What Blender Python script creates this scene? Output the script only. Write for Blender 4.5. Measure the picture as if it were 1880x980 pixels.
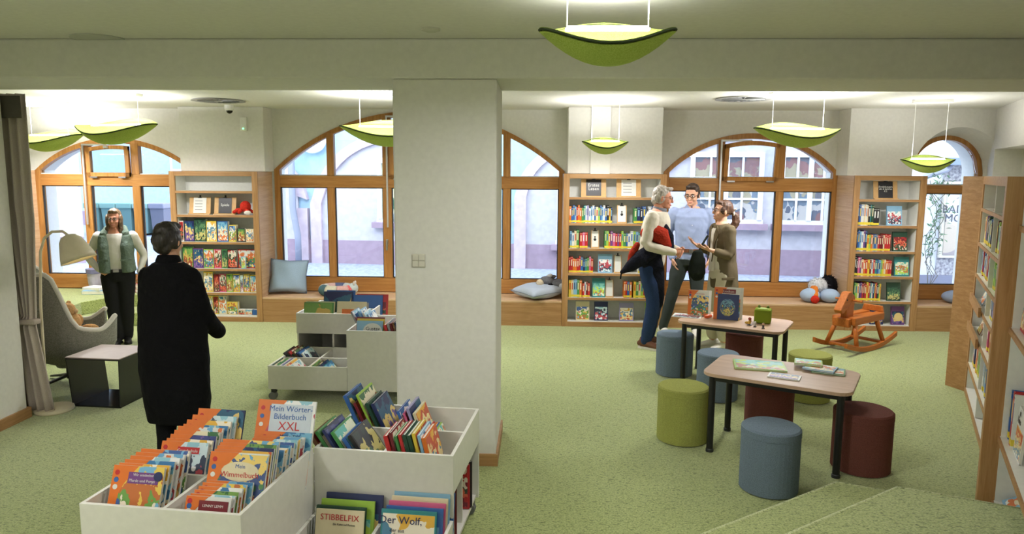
import bpy, bmesh, math, random
from mathutils import Vector, Matrix, Euler
random.seed(7)
for o in list(bpy.data.objects): bpy.data.objects.remove(o)
S = bpy.context.scene
C = S.collection
PI = math.pi
V = Vector
R = math.radians

# ------------------------------------------------------------------ camera
F_PX, HOR = 1300.0, 172.0
PITCH, ROLL, YAW, CAM_H = math.atan(HOR / F_PX), 0.0065, R(2.1), 2.0
_fl = V((-math.sin(YAW), math.cos(YAW), 0)); _rl = V((math.cos(YAW), math.sin(YAW), 0)); _z = V((0, 0, 1))
FW = _fl * math.cos(PITCH) - _z * math.sin(PITCH)
_ul = _fl * math.sin(PITCH) + _z * math.cos(PITCH)
RT = _rl * math.cos(ROLL) + _ul * math.sin(ROLL)
UP = -_rl * math.sin(ROLL) + _ul * math.cos(ROLL)
CAM = V((0, 0, CAM_H))
cd = bpy.data.cameras.new('camera'); cam = bpy.data.objects.new('camera', cd); C.objects.link(cam)
cd.sensor_width = 36; cd.sensor_fit = 'HORIZONTAL'; cd.lens = F_PX / 1880 * 36; cd.clip_end = 200; cd.clip_start = .05
m = Matrix((RT, UP, -FW)).transposed().to_4x4(); m.translation = CAM
cam.matrix_world = m
S.camera = cam
def ray(x, y): return FW * F_PX + RT * (x - 940) + UP * (490 - y)
def atz(x, y, z=0.0):
    d = ray(x, y); return CAM + d * ((z - CAM_H) / d.z)
def aty(x, y, yy):
    d = ray(x, y); return CAM + d * (yy / d.y)

# ------------------------------------------------------------------ world and exposure
w = bpy.data.worlds.new('world'); S.world = w; w.use_nodes = True
w.node_tree.nodes['Background'].inputs[0].default_value = (0.80, 0.88, 1.0, 1)
w.node_tree.nodes['Background'].inputs[1].default_value = 6.0
S.view_settings.view_transform = 'Standard'; S.view_settings.look = 'None'
S.view_settings.exposure = 0.12; S.view_settings.gamma = 1; S.view_settings.use_curve_mapping = False
LAMP_POWER = 8.0

# ------------------------------------------------------------------ materials
def lin(c):
    return tuple(((v / 255) / 12.92 if v / 255 <= .04045 else ((v / 255 + .055) / 1.055) ** 2.4) for v in c[:3]) + (1,)
MATS = {}
def nt(name):
    m = bpy.data.materials.new(name); m.use_nodes = True
    t = m.node_tree; b = t.nodes['Principled BSDF']
    return m, t, b
def N(t, typ, **kw):
    n = t.nodes.new(typ)
    for k, v in kw.items():
        if k.startswith('i_'):
            n.inputs[int(k[2:]) if k[2:].isdigit() else k[2:]].default_value = v
        else: setattr(n, k, v)
    return n
def ramp(t, stops, interp='LINEAR'):
    n = t.nodes.new('ShaderNodeValToRGB'); n.color_ramp.interpolation = interp
    e = n.color_ramp.elements
    while len(e) > 1: e.remove(e[0])
    e[0].position = stops[0][0]; e[0].color = stops[0][1]
    for p, c in stops[1:]:
        k = e.new(p); k.color = c
    return n
def coords(t, kind='Object', scale=(1, 1, 1), rot=(0, 0, 0)):
    tc = t.nodes.new('ShaderNodeTexCoord'); mp = t.nodes.new('ShaderNodeMapping')
    mp.inputs['Scale'].default_value = scale; mp.inputs['Rotation'].default_value = rot
    t.links.new(tc.outputs[kind], mp.inputs[0]); return mp
def bump(t, b, src, strength=.2, dist=.01):
    n = t.nodes.new('ShaderNodeBump'); n.inputs['Strength'].default_value = strength; n.inputs['Distance'].default_value = dist
    t.links.new(src, n.inputs['Height']); t.links.new(n.outputs[0], b.inputs['Normal'])
def plain(name, c, rough=.5, metal=0, spec=.5):
    if name in MATS: return MATS[name]
    m, t, b = nt(name)
    mp = coords(t, 'Object', (9, 9, 9)); n = N(t, 'ShaderNodeTexNoise', i_Scale=3.0, i_Detail=3.0)
    t.links.new(mp.outputs[0], n.inputs[0])
    a = lin(c); r = ramp(t, [(.3, tuple(v * .94 for v in a[:3]) + (1,)), (.7, a)])
    t.links.new(n.outputs[0], r.inputs[0]); t.links.new(r.outputs[0], b.inputs['Base Color'])
    b.inputs['Roughness'].default_value = rough; b.inputs['Metallic'].default_value = metal
    b.inputs['Specular IOR Level'].default_value = spec
    MATS[name] = m; return m
def fabric(name, c, scale=250, amt=.25, bstr=.35, c2=None, sheen=.0, big=0):
    if name in MATS: return MATS[name]
    m, t, b = nt(name)
    mp = coords(t, 'Object'); n = N(t, 'ShaderNodeTexNoise', i_Scale=scale, i_Detail=2.0)
    t.links.new(mp.outputs[0], n.inputs[0])
    a = lin(c); lo = lin(c2) if c2 else tuple(v * (1 - amt) for v in a[:3]) + (1,)
    r = ramp(t, [(.35, lo), (.65, a)])
    t.links.new(n.outputs[0], r.inputs[0]); t.links.new(r.outputs[0], b.inputs['Base Color'])
    b.inputs['Roughness'].default_value = .95; b.inputs['Specular IOR Level'].default_value = .15
    b.inputs['Sheen Weight'].default_value = sheen
    if big:
        n2 = N(t, 'ShaderNodeTexNoise', i_Scale=big, i_Detail=3.0, i_Distortion=.6)
        t.links.new(mp.outputs[0], n2.inputs[0]); bump(t, b, n2.outputs[0], .6, .03)
    else: bump(t, b, n.outputs[0], bstr, .004)
    MATS[name] = m; return m
def wood(name, c1, c2, axis='X', sc=1.0, rough=.45):
    if name in MATS: return MATS[name]
    m, t, b = nt(name)
    s = {'X': (1.2, 22, 22), 'Y': (22, 1.2, 22), 'Z': (22, 22, 1.2)}[axis]
    mp = coords(t, 'Object', tuple(v * sc for v in s))
    n = N(t, 'ShaderNodeTexNoise', i_Scale=1.6, i_Detail=6.0, i_Roughness=.6, i_Distortion=.5)
    t.links.new(mp.outputs[0], n.inputs[0])
    s2 = tuple(v * sc * 5 for v in s); mp2 = coords(t, 'Object', s2)
    n2 = N(t, 'ShaderNodeTexNoise', i_Scale=2.0, i_Detail=2.0); t.links.new(mp2.outputs[0], n2.inputs[0])
    mx = N(t, 'ShaderNodeMath', operation='MULTIPLY_ADD'); mx.inputs[1].default_value = .3
    t.links.new(n2.outputs[0], mx.inputs[0]); t.links.new(n.outputs[0], mx.inputs[2])
    r = ramp(t, [(.45, lin(c1)), (.62, lin([(a + q) / 2 for a, q in zip(c1, c2)])), (.8, lin(c2))])
    t.links.new(mx.outputs[0], r.inputs[0]); t.links.new(r.outputs[0], b.inputs['Base Color'])
    b.inputs['Roughness'].default_value = rough; b.inputs['Specular IOR Level'].default_value = .3
    bump(t, b, n.outputs[0], .08, .002)
    MATS[name] = m; return m
def art(name, pal, seed=0, scale=9.0):
    """flat printed illustration: patches of the palette's colours"""
    if name in MATS: return MATS[name]
    m, t, b = nt(name)
    mp = coords(t, 'Generated'); mp.inputs['Location'].default_value = (0, seed * 1.37, 0)
    n = N(t, 'ShaderNodeTexNoise', i_Scale=scale * .36, i_Detail=3.0, i_Distortion=.15); t.links.new(mp.outputs[0], n.inputs[0])
    sp = N(t, 'ShaderNodeSeparateXYZ'); t.links.new(mp.outputs[0], sp.inputs[0])
    ma = N(t, 'ShaderNodeMath', operation='MULTIPLY_ADD'); ma.inputs[1].default_value = 1.1; t.links.new(n.outputs[0], ma.inputs[0])
    mz = N(t, 'ShaderNodeMath', operation='MULTIPLY_ADD'); mz.inputs[1].default_value = .62; mz.inputs[2].default_value = -.36; t.links.new(sp.outputs[2], mz.inputs[0]); t.links.new(mz.outputs[0], ma.inputs[2])
    rnd = random.Random(seed); k = len(pal); pl = pal[1:] + pal[:1] if seed % 2 else pal[::-1]; st = [(i / k, lin(c)) for i, c in enumerate(pl)]
    r0 = ramp(t, st, 'CONSTANT'); t.links.new(ma.outputs[0], r0.inputs[0])
    vo = N(t, 'ShaderNodeTexVoronoi', i_Scale=scale * .55); t.links.new(mp.outputs[0], vo.inputs[0])
    sx = N(t, 'ShaderNodeSeparateColor'); t.links.new(vo.outputs['Color'], sx.inputs[0])
    r2 = ramp(t, [(i / k, lin(c)) for i, c in enumerate(pal[2:] + pal[:2])], 'CONSTANT'); t.links.new(sx.outputs[0], r2.inputs[0])
    lt = N(t, 'ShaderNodeMath', operation='LESS_THAN'); lt.inputs[1].default_value = .42; t.links.new(vo.outputs['Distance'], lt.inputs[0])
    g2 = N(t, 'ShaderNodeMath', operation='LESS_THAN'); g2.inputs[1].default_value = .62; t.links.new(sp.outputs[2], g2.inputs[0])
    mm = N(t, 'ShaderNodeMath', operation='MULTIPLY'); t.links.new(lt.outputs[0], mm.inputs[0]); t.links.new(g2.outputs[0], mm.inputs[1])
    r = N(t, 'ShaderNodeMix', data_type='RGBA'); t.links.new(mm.outputs[0], r.inputs[0]); t.links.new(r0.outputs[0], r.inputs[6]); t.links.new(r2.outputs[0], r.inputs[7])
    t.links.new(r.outputs[2], b.inputs['Base Color']); b.inputs['Roughness'].default_value = .35
    MATS[name] = m; return m

def emit(name, c, s):
    if name in MATS: return MATS[name]
    m = bpy.data.materials.new(name); m.use_nodes = True; t = m.node_tree; t.nodes.clear()
    e = t.nodes.new('ShaderNodeEmission'); e.inputs[0].default_value = lin(c); e.inputs[1].default_value = s
    o = t.nodes.new('ShaderNodeOutputMaterial'); t.links.new(e.outputs[0], o.inputs[0])
    MATS[name] = m; return m
def pane_mat():
    m = bpy.data.materials.new('window_glass'); m.use_nodes = True; t = m.node_tree; t.nodes.clear()
    tr = t.nodes.new('ShaderNodeBsdfTransparent'); tr.inputs[0].default_value = (.93, .96, .98, 1)
    gl = t.nodes.new('ShaderNodeBsdfGlossy'); gl.inputs['Roughness'].default_value = .02
    fr = t.nodes.new('ShaderNodeFresnel'); fr.inputs[0].default_value = 1.5
    mx = t.nodes.new('ShaderNodeMixShader'); o = t.nodes.new('ShaderNodeOutputMaterial')
    t.links.new(fr.outputs[0], mx.inputs[0]); t.links.new(tr.outputs[0], mx.inputs[1]); t.links.new(gl.outputs[0], mx.inputs[2])
    t.links.new(mx.outputs[0], o.inputs[0]); MATS['window_glass'] = m; return m
def carpet(name, pal, scale=1.0):
    m, t, b = nt(name)
    mp = coords(t, 'Object', (scale, scale, scale))
    n1 = N(t, 'ShaderNodeTexNoise', i_Scale=95.0, i_Detail=3.0, i_Roughness=.7); t.links.new(mp.outputs[0], n1.inputs[0])
    r1 = ramp(t, [(.30, lin(pal[0])), (.42, lin(pal[1])), (.55, lin(pal[2])), (.72, lin(pal[3]))]); t.links.new(n1.outputs[0], r1.inputs[0])
    mp2 = coords(t, 'Object', (26, 60, 40), (0, 0, .5)); n2 = N(t, 'ShaderNodeTexNoise', i_Scale=1.6, i_Detail=4.0, i_Distortion=1.0); t.links.new(mp2.outputs[0], n2.inputs[0])
    r2 = ramp(t, [(.54, (1, 1, 1, 1)), (.64, (.42, .46, .36, 1))]); t.links.new(n2.outputs[0], r2.inputs[0])
    mx = N(t, 'ShaderNodeMix', data_type='RGBA', blend_type='MULTIPLY'); mx.inputs[0].default_value = 1
    t.links.new(r1.outputs[0], mx.inputs[6]); t.links.new(r2.outputs[0], mx.inputs[7]); t.links.new(mx.outputs[2], b.inputs['Base Color'])
    b.inputs['Roughness'].default_value = 1; b.inputs['Specular IOR Level'].default_value = .05
    b.inputs['Sheen Weight'].default_value = .6; b.inputs['Sheen Roughness'].default_value = .4
    bump(t, b, n1.outputs[0], .5, .006); MATS[name] = m; return m

PAINT = plain('white_plaster_paint', (230, 228, 222), .85, 0, .2)
CEILP = plain('ceiling_paint', (230, 229, 222), .9, 0, .1)
LAM = plain('white_laminate', (228, 226, 218), .35)
OAKX = wood('oak_veneer_x', (182, 142, 98), (156, 116, 74), 'X')
OAKZ = wood('oak_veneer_z', (184, 144, 98), (158, 116, 72), 'Z')
OAKY = wood('oak_veneer_y', (180, 140, 96), (154, 114, 72), 'Y')
OAKL = wood('pale_oak_x', (214, 182, 146), (194, 158, 122), 'X')
OAKLZ = wood('pale_oak_side', (206, 174, 140), (186, 150, 118), 'Y')
FRM = wood('window_oak_z', (184, 134, 76), (156, 106, 54), 'Z', 1, .35)
FRMX = wood('window_oak_x', (184, 134, 76), (156, 106, 54), 'X', 1, .35)
CARPET = carpet('green_carpet', [(104, 120, 66), (148, 160, 98), (170, 180, 117), (194, 198, 136)])
BLACKM = plain('black_metal', (22, 22, 24), .4)
CHROME = plain('brushed_metal', (190, 190, 190), .3, 1)
GLASS = pane_mat()
WHITEP = plain('white_plastic', (236, 236, 232), .4)
PAPER = plain('paper', (238, 234, 222), .8)
DARKP = plain('dark_plastic', (40, 42, 44), .5)

# ------------------------------------------------------------------ geometry helpers
class MB:
    def __init__(s): s.v = []; s.f = []; s.m = []
    def add(s, vs, fs, mi=0, M=None):
        k = len(s.v); s.v += [tuple((M @ V(p)) if M else p) for p in vs]
        s.f += [tuple(i + k for i in f) for f in fs]; s.m += [mi] * len(fs); return s
    def box(s, x0, x1, y0, y1, z0, z1, mi=0, M=None):
        return s.add([(x0, y0, z0), (x1, y0, z0), (x1, y1, z0), (x0, y1, z0), (x0, y0, z1), (x1, y0, z1), (x1, y1, z1), (x0, y1, z1)],
                     [(0, 3, 2, 1), (4, 5, 6, 7), (0, 1, 5, 4), (1, 2, 6, 5), (2, 3, 7, 6), (3, 0, 4, 7)], mi, M)
    def prism(s, pts, vec, mi=0, M=None):
        n = len(pts); vec = V(vec); a = [V(p) for p in pts]; b = [p + vec for p in a]
        fs = [tuple(range(n - 1, -1, -1)), tuple(range(n, 2 * n))] + [(i, (i + 1) % n, n + (i + 1) % n, n + i) for i in range(n)]
        return s.add(a + b, fs, mi, M)
    def loft(s, rings, mi=0, M=None, closed=True, cap=True):
        n = len(rings[0]); vs = [p for r in rings for p in r]; fs = []
        for j in range(len(rings) - 1):
            for i in range(n if closed else n - 1):
                a = j * n + i; b = j * n + (i + 1) % n; fs.append((a, b, b + n, a + n))
        if cap and closed: fs += [tuple(range(n - 1, -1, -1)), tuple(range((len(rings) - 1) * n, len(rings) * n))]
        return s.add(vs, fs, mi, M)
    def tube(s, path, rad, seg=10, mi=0, M=None, side=None, rnd=False):
        """path of points; rad = number, or list of numbers / (a, b) pairs (a along side)"""
        P = [V(p) for p in path]; n = len(P)
        rr = rad if isinstance(rad, (list, tuple)) else [rad] * n
        rr = [(r, r) if not isinstance(r, (list, tuple)) else r for r in rr]
        T = []
        for i in range(n):
            d = (P[min(i + 1, n - 1)] - P[max(i - 1, 0)]); T.append(d.normalized() if d.length > 1e-9 else V((0, 0, 1)))
        u = V(side) if side else (V((1, 0, 0)) if abs(T[0].x) < .9 else V((0, 1, 0)))
        rings = []
        for i in range(n):
            u = (u - T[i] * u.dot(T[i])).normalized(); q = T[i].cross(u)
            rings.append([P[i] + u * (rr[i][0] * math.cos(2 * PI * k / seg)) + q * (rr[i][1] * math.sin(2 * PI * k / seg)) for k in range(seg)])
            if rnd and i in (0, n - 1):
                sg = -1 if i == 0 else 1; c = P[i]; rg = rings[-1]; ex = []
                for f, h in ((.8, .6), (.4, .92)):
                    ex.append([c + (p - c) * f + T[i] * (sg * h * min(rr[i])) for p in rg])
                if i == 0: rings = ex[::-1] + rings
                else: rings += ex
        return s.loft(rings, mi, M)
    def lathe(s, prof, c=(0, 0, 0), seg=24, mi=0, M=None):
        c = V(c); rings = [[c + V((max(r, 1e-4) * math.cos(2 * PI * k / seg), max(r, 1e-4) * math.sin(2 * PI * k / seg), z)) for k in range(seg)] for r, z in prof]
        return s.loft(rings, mi, M)
    def ell(s, c, r, mi=0, M=None, rot=None, seg=14, rg=9):
        c = V(c); q = Euler(rot).to_matrix() if rot else Matrix.Identity(3)
        rings = []
        for j in range(rg + 1):
            a = -PI / 2 + PI * j / rg; cz = max(math.cos(a), .02)
            rings.append([c + q @ V((r[0] * cz * math.cos(2 * PI * k / seg), r[1] * cz * math.sin(2 * PI * k / seg), r[2] * math.sin(a))) for k in range(seg)])
        return s.loft(rings, mi, M)
    def build(s, name, mats, parent=None, world=False, smooth=False, bevel=0, M=None, fix=True, seg=2):
        me = bpy.data.meshes.new(name); me.from_pydata([tuple(p) for p in s.v], [], s.f)
        if not isinstance(mats, (list, tuple)): mats = [mats]
        for q in mats: me.materials.append(q)
        me.polygons.foreach_set('material_index', s.m)
        if fix:
            bm = bmesh.new(); bm.from_mesh(me); bmesh.ops.recalc_face_normals(bm, faces=bm.faces); bm.to_mesh(me); bm.free()
        if smooth: me.polygons.foreach_set('use_smooth', [True] * len(me.polygons))
        me.update()
        return link(name, me, parent, world, bevel, M, seg)
def link(name, me, parent=None, world=False, bevel=0, M=None, seg=2):
    o = bpy.data.objects.new(name, me); C.objects.link(o)
    if M is not None: o.matrix_world = M
    if parent is not None:
        o.parent = parent
        if world: o.matrix_parent_inverse = PM(parent).inverted()
    if bevel:
        b = o.modifiers.new('bevel', 'BEVEL'); b.width = bevel; b.segments = seg; b.limit_method = 'ANGLE'; b.angle_limit = R(50)
    return o
def PM(o):
    mtx = Matrix.Translation(o.location) @ o.rotation_euler.to_matrix().to_4x4()
    return PM(o.parent) @ o.matrix_parent_inverse @ mtx if o.parent else mtx
def tag(o, label, cat, group=None):
    o['label'] = label; o['category'] = cat
    if group: o['group'] = group
    return o
def thing(name, label, cat, loc=(0, 0, 0), rz=0, group=None):
    o = bpy.data.objects.new(name, None); C.objects.link(o); o.empty_display_size = .1
    o.location = loc; o.rotation_euler = (0, 0, rz); return tag(o, label, cat, group)
def struct(o): o['kind'] = 'structure'; return o
def ring(c, rx, ry, z, seg=20, rz=0.0):
    return [V((c[0] + rx * math.cos(t) * math.cos(rz) - ry * math.sin(t) * math.sin(rz), c[1] + rx * math.cos(t) * math.sin(rz) + ry * math.sin(t) * math.cos(rz), z)) for t in [2 * PI * k / seg for k in range(seg)]]
def text(name, s, size, mat, parent, M, align='CENTER', world=False, depth=.0005, spacing=1.0, squash=1.0):
    cu = bpy.data.curves.new(name, 'FONT'); cu.body = s; cu.size = size; cu.align_x = align; cu.align_y = 'CENTER'; cu.extrude = depth; cu.resolution_u = 2; cu.space_character = spacing; cu.space_line = .8
    o = bpy.data.objects.new('tmp', cu); C.objects.link(o); me = bpy.data.meshes.new_from_object(o)
    bpy.data.objects.remove(o); me.name = name; me.materials.clear(); me.materials.append(mat)
    if squash != 1: me.transform(Matrix.Scale(squash, 4, (1, 0, 0)))
    return link(name, me, parent, world, 0, M)
_o1 = 'first second third fourth fifth sixth seventh eighth ninth tenth eleventh twelfth thirteenth fourteenth fifteenth sixteenth seventeenth eighteenth nineteenth'.split()
ORD = [''] + _o1
for _t, _te in (('twenty', 'twentieth'), ('thirty', 'thirtieth'), ('forty', 'fortieth')): ORD += [_te] + [_t + '-' + v for v in _o1[:9]]
# ================================================================== room shell
ZC, ZB = 2.85, 2.60          # ceiling and beam heights
YF, YW = 9.20, 9.75          # furniture front line and window plane at the street wall
struct(MB().box(-9.5, 9, -4.5, 10.2, -.12, 0).build('floor', CARPET))
struct(MB().box(-9.5, 9, -4.5, 10.2, ZC, ZC + .2).build('ceiling', CEILP))
beam = struct(MB().box(-9.5, 9, 4.65, 5.33, ZB, ZC).build('trim_1', CEILP, bevel=.012))
pil = struct(MB().box(-.955, -.275, 4.66, 5.32, 0, ZB).build('wall_pillar', PAINT, bevel=.012))
q = MB(); q.box(-.97, -.26, 4.645, 4.66, 0, .085).box(-.275, -.26, 4.66, 5.335, 0, .085).box(-.97, -.955, 4.66, 5.335, 0, .085)
struct(q.build('baseboard_pillar', OAKX))
# left wall that ends beside the curtain
struct(MB().box(-4.75, -4.145, -4.5, 5.42, 0, ZB).build('wall_left', PAINT, bevel=.01))
struct(MB().box(-4.75, -4.145, -4.5, 4.65, ZB, ZC).build('wall_left_upper', PAINT))
q = MB(); q.box(-4.145, -4.125, -4.5, 5.44, 0, .085).box(-4.75, -4.145, 5.42, 5.44, 0, .085)
struct(q.build('baseboard_left', OAKY))
struct(MB().box(-9.5, -9.3, -4.5, 10.2, 0, ZC).build('wall_far_left', PAINT))
struct(MB().box(-9.5, 9, -4.7, -4.5, 0, ZC).build('wall_rear', PAINT))

# ---- street wall with arched openings ----
def arch_fn(cx, hw, rise, zs):
    Rr = (hw * hw + rise * rise) / (2 * rise); zc = zs + rise - Rr
    return lambda x: zc + math.sqrt(max(Rr * Rr - (x - cx) ** 2, 0)) if abs(x - cx) <= hw + 1e-6 else zs
WIN = {  # name: centre x, half width, rise, springing z, glass plane y, mullion x list
    1: (-5.89, 1.15, .45, 2.00, 9.78, None),
    2: (-1.65, 2.00, .80, 2.03, 9.78, None),
    3: (2.855, 1.165, .52, 2.03, 9.78, None),
    4: (5.38, .49, .49, 2.04, 9.70, None)}
def arch_wall(mb, x0, x1, fn, y0, y1, zt, n=28, fn2=None):
    """wall strip above an arch, from the arch curve up to zt; fn2 = curve at the back (splay)"""
    fn2 = fn2 or fn; xs = [x0 + (x1 - x0) * .5 * (1 - math.cos(PI * i / n)) for i in range(n + 1)]
    for a, b in zip(xs, xs[1:]):
        mb.add([(a, y0, fn(a)), (b, y0, fn(b)), (b, y0, zt), (a, y0, zt), (a, y1, fn2(a)), (b, y1, fn2(b)), (b, y1, zt), (a, y1, zt)],
               [(0, 1, 2, 3), (4, 7, 6, 5), (0, 4, 5, 1)])
q = MB(); WB0, WB1 = YW, 10.15
edges = [-9.5]
for k in (1, 2, 3, 4):
    cx, hw, rise, zs, yg, _ = WIN[k]
    arch_wall(q, cx - hw, cx + hw, arch_fn(cx, hw, rise, zs), WB0 if k < 4 else 9.70, WB1, ZC)
    q.box(edges[-1], cx - hw, WB0, WB1, 0, ZC)
    q.box(cx - hw, cx + hw, WB0 + .03, WB1, -.1, .36)
    edges.append(cx + hw)
q.box(edges[-1], 9, WB0, WB1, 0, ZC)
struct(q.build('wall_back', PAINT, fix=False))
# pilasters standing proud of the street wall above the bookcases
def pxx(px, py, y): return aty(px, py, y).x
XL0, XL1 = aty(310, 320, YF).x, aty(472, 314, YF).x
XM0, XM1 = aty(1035.5, 314, YF).x, aty(1224.6, 315, YF).x
XR0, XR1 = aty(1569.5, 321, YF).x, aty(1703, 322, YF).x
q = MB(); q.box(aty(331, 300, 9.42).x, XL1 + .02, 9.42, YW, 2.0, ZC); struct(q.build('wall_pilaster_left', PAINT, bevel=.01))
q = MB(); q.box(XM0 + .05, XM1 - .05, 9.30, YW, 2.0, ZC)
struct(q.build('wall_pilaster_middle', PAINT, bevel=.01))
q = MB(); q.box(aty(1085, 250, 9.27).x, aty(1121, 250, 9.27).x, 9.26, 9.30, 2.0, ZC - .0); struct(q.build('wall_duct_cover', plain('duct_white', (236, 235, 228), .6)))
# right pilaster block with the small round-arched window
cx, hw, rise, zs, yg, _ = WIN[4]; q = MB()
xr0 = aty(1560, 250, 9.38).x; xr1 = 6.3
f_out = arch_fn(cx, hw + .09, rise + .09, zs); f_in = arch_fn(cx, hw, rise, zs)
n = 28; xs = [cx + hw * math.cos(PI - PI * i / n) for i in range(n + 1)]; xo = [cx + (hw + .09) * math.cos(PI - PI * i / n) for i in range(n + 1)]
zi = [zs + rise * math.sin(PI * i / n) for i in range(n + 1)]; zo = [zs + (rise + .09) * math.sin(PI * i / n) for i in range(n + 1)]
for i in range(n):
    q.add([(xo[i], 9.38, zo[i]), (xo[i + 1], 9.38, zo[i + 1]), (xo[i + 1], 9.38, ZC), (xo[i], 9.38, ZC)], [(0, 1, 2, 3)])
    q.add([(xo[i], 9.38, zo[i]), (xo[i + 1], 9.38, zo[i + 1]), (xs[i + 1], 9.69, zi[i + 1]), (xs[i], 9.69, zi[i])], [(0, 3, 2, 1)])
q.box(xr0, cx - hw - .09, 9.38, YW, 2.0, ZC); q.box(cx + hw + .09, xr1, 9.38, YW, 0, ZC)
q.add([(cx + hw + .09, 9.38, .33), (cx + hw, 9.69, .33), (cx + hw, 9.69, zs), (cx + hw + .09, 9.38, zs)], [(0, 3, 2, 1)])
struct(q.build('wall_pilaster_right', PAINT, fix=False))

# ---- right wall: comes toward the viewer from the corner, parallel to the long bookcase ----
BA = V((4.01, 6.59, 0)); BU = V((-.45, -.893, 0)).normalized(); BN = V((-BU.y, BU.x, 0))   # bookcase front line start, direction, outward normal
if BN.x > 0: BN = -BN
def bk(a, d, z): return BA + BU * a - BN * d + V((0, 0, z))      # a along the front, d behind the front
corner = V((5.80, 9.4, 0)); w2 = V((5.36, 8.28, 0))
q = MB()
dirw = (w2 - corner).normalized(); nrm = V((-dirw.y, dirw.x, 0)); nrm = nrm if nrm.x > 0 else -nrm
def wallstrip(mb, a, b, z0, z1, th=.25):
    mb.prism([a + V((0, 0, z0)), b + V((0, 0, z0)), b + nrm * th + V((0, 0, z0)), a + nrm * th + V((0, 0, z0))], (0, 0, z1 - z0))
e0 = corner; e1 = corner + dirw * .12; e2 = corner + dirw * 3.0
wallstrip(q, e0 - dirw * .4, e1, 0, ZC, .5)
wallstrip(q, e1, e2, 2.34, ZC, .5)                    # lintel over the niche
struct(q.build('wall_right', PAINT))
q = MB(); wallstrip(q, e1 + nrm * .30, e2 + nrm * .3, 0, 2.34, .1); wallstrip(q, bk(.8, .34, 0), bk(6.5, .34, 0), 0, ZC, .3)
struct(q.build('wall_right_niche', PAINT))
struct(MB().box(8.8, 9, -4.5, 10.2, 0, ZC).build('wall_far_right', PAINT))

# ---- windows ----
FR_D = .09
def window(k, mull, ztr, zb, y, fw=.075, wide=()):
    cx, hw, rise, zs, _, _ = WIN[k]; fn = arch_fn(cx, hw, rise, zs)
    root = bpy.data.objects.new('window_%d' % k, None); C.objects.link(root); root.location = (cx, y, zb); struct(root)
    fi = arch_fn(cx, hw - fw, rise - fw * .95, zs); y1 = y + FR_D
    mb = MB(); n = 30
    # arched head
    for i in range(n):
        t0, t1 = i / n, (i + 1) / n
        def po(t):
            x = cx - hw + 2 * hw * t; return x, fn(x)
        def pi_(t):
            x = cx - (hw - fw) + 2 * (hw - fw) * t; return x, fi(x)
        (a, az), (b, bz) = po(t0), po(t1); (c, cz), (d, dz) = pi_(t0), pi_(t1)
        mb.add([(a, y, az), (b, y, bz), (d, y, dz), (c, y, cz), (a, y1, az), (b, y1, bz), (d, y1, dz), (c, y1, cz)],
               [(0, 3, 2, 1), (4, 5, 6, 7), (0, 1, 5, 4), (3, 7, 6, 2)])
    mb.box(cx - hw, cx - hw + fw, y, y1, zb, zs); mb.box(cx + hw - fw, cx + hw, y, y1, zb, zs)
    mb.build('frame', FRM, root, True, fix=False)
    bars = MB().box(cx - hw + fw, cx + hw - fw, y, y1, zb, zb + .2); bars.build('sill_rail', FRMX, root, True, bevel=.006)
    MB().box(cx - hw + fw, cx + hw - fw, y - .004, y1, ztr[0], ztr[1]).build('transom', FRMX, root, True, bevel=.006)
    zb2 = zb + .2
    for x, hwid in mull:
        MB().box(x - hwid, x + hwid, y - .006, y1, zb2, ztr[0]).build('mullion', FRM, root, True, bevel=.006)
        MB().box(x - hwid, x + hwid, y - .006, y1, ztr[1], max(fi(x - hwid), fi(x + hwid)) + .02).build('mullion', FRM, root, True, bevel=.006)
    # panes (one object per light) with thin pale and black glazing beads
    xsb = [cx - hw + fw] + [v for x, hd in mull for v in (x - hd, x + hd)] + [cx + hw - fw]
    yg = y + .05
    for i in range(0, len(xsb), 2):
        a, b = xsb[i], xsb[i + 1]
        p = MB().box(a, b, yg, yg + .012, zb2, ztr[0]).build('pane', GLASS, root, True)
        g = MB(); g.box(a, b, y + .02, y + .05, zb2, zb2 + .012).box(a, a + .012, y + .02, y + .05, zb2, ztr[0]).box(b - .012, b, y + .02, y + .05, zb2, ztr[0]).box(a, b, y + .02, y + .05, ztr[0] - .012, ztr[0])
        g.build('glazing_seal', DARKP, p, True)
        mb = MB(); nn = 14; top = [(a + (b - a) * t / nn) for t in range(nn + 1)]
        pts = [(a, yg, ztr[1]), (b, yg, ztr[1])] + [(x, yg, fi(x) + .002) for x in top[::-1]]
        p = mb.prism(pts, (0, .012, 0)).build('pane', GLASS, root, True)
        g = MB().box(a, b, y + .015, y + .05, ztr[1], ztr[1] + .014); g.build('glazing_seal', plain('pale_seal', (200, 205, 205), .4), p, True)
    return root
m4 = []
w2c = WIN[2][0]
WN1 = window(1, [(aty(158, 300, YW).x, .055), (aty(249, 300, YW).x, .055)], (1.79, 1.95), .34, YW - .02)
WN2 = window(2, [(aty(608, 330, YW).x, .05), (aty(711, 330, YW).x, .06), (2 * w2c - aty(711, 330, YW).x, .06), (2 * w2c - aty(608, 330, YW).x, .05)], (1.79, 1.95), .34, YW - .02)
WN3 = window(3, [(aty(1322, 330, YW).x, .045), (aty(1432, 330, YW).x, .05)], (1.78, 1.95), .34, YW - .02)
WN4 = window(4, [], (1.77, 1.88), .34, 9.68, .06)
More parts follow.
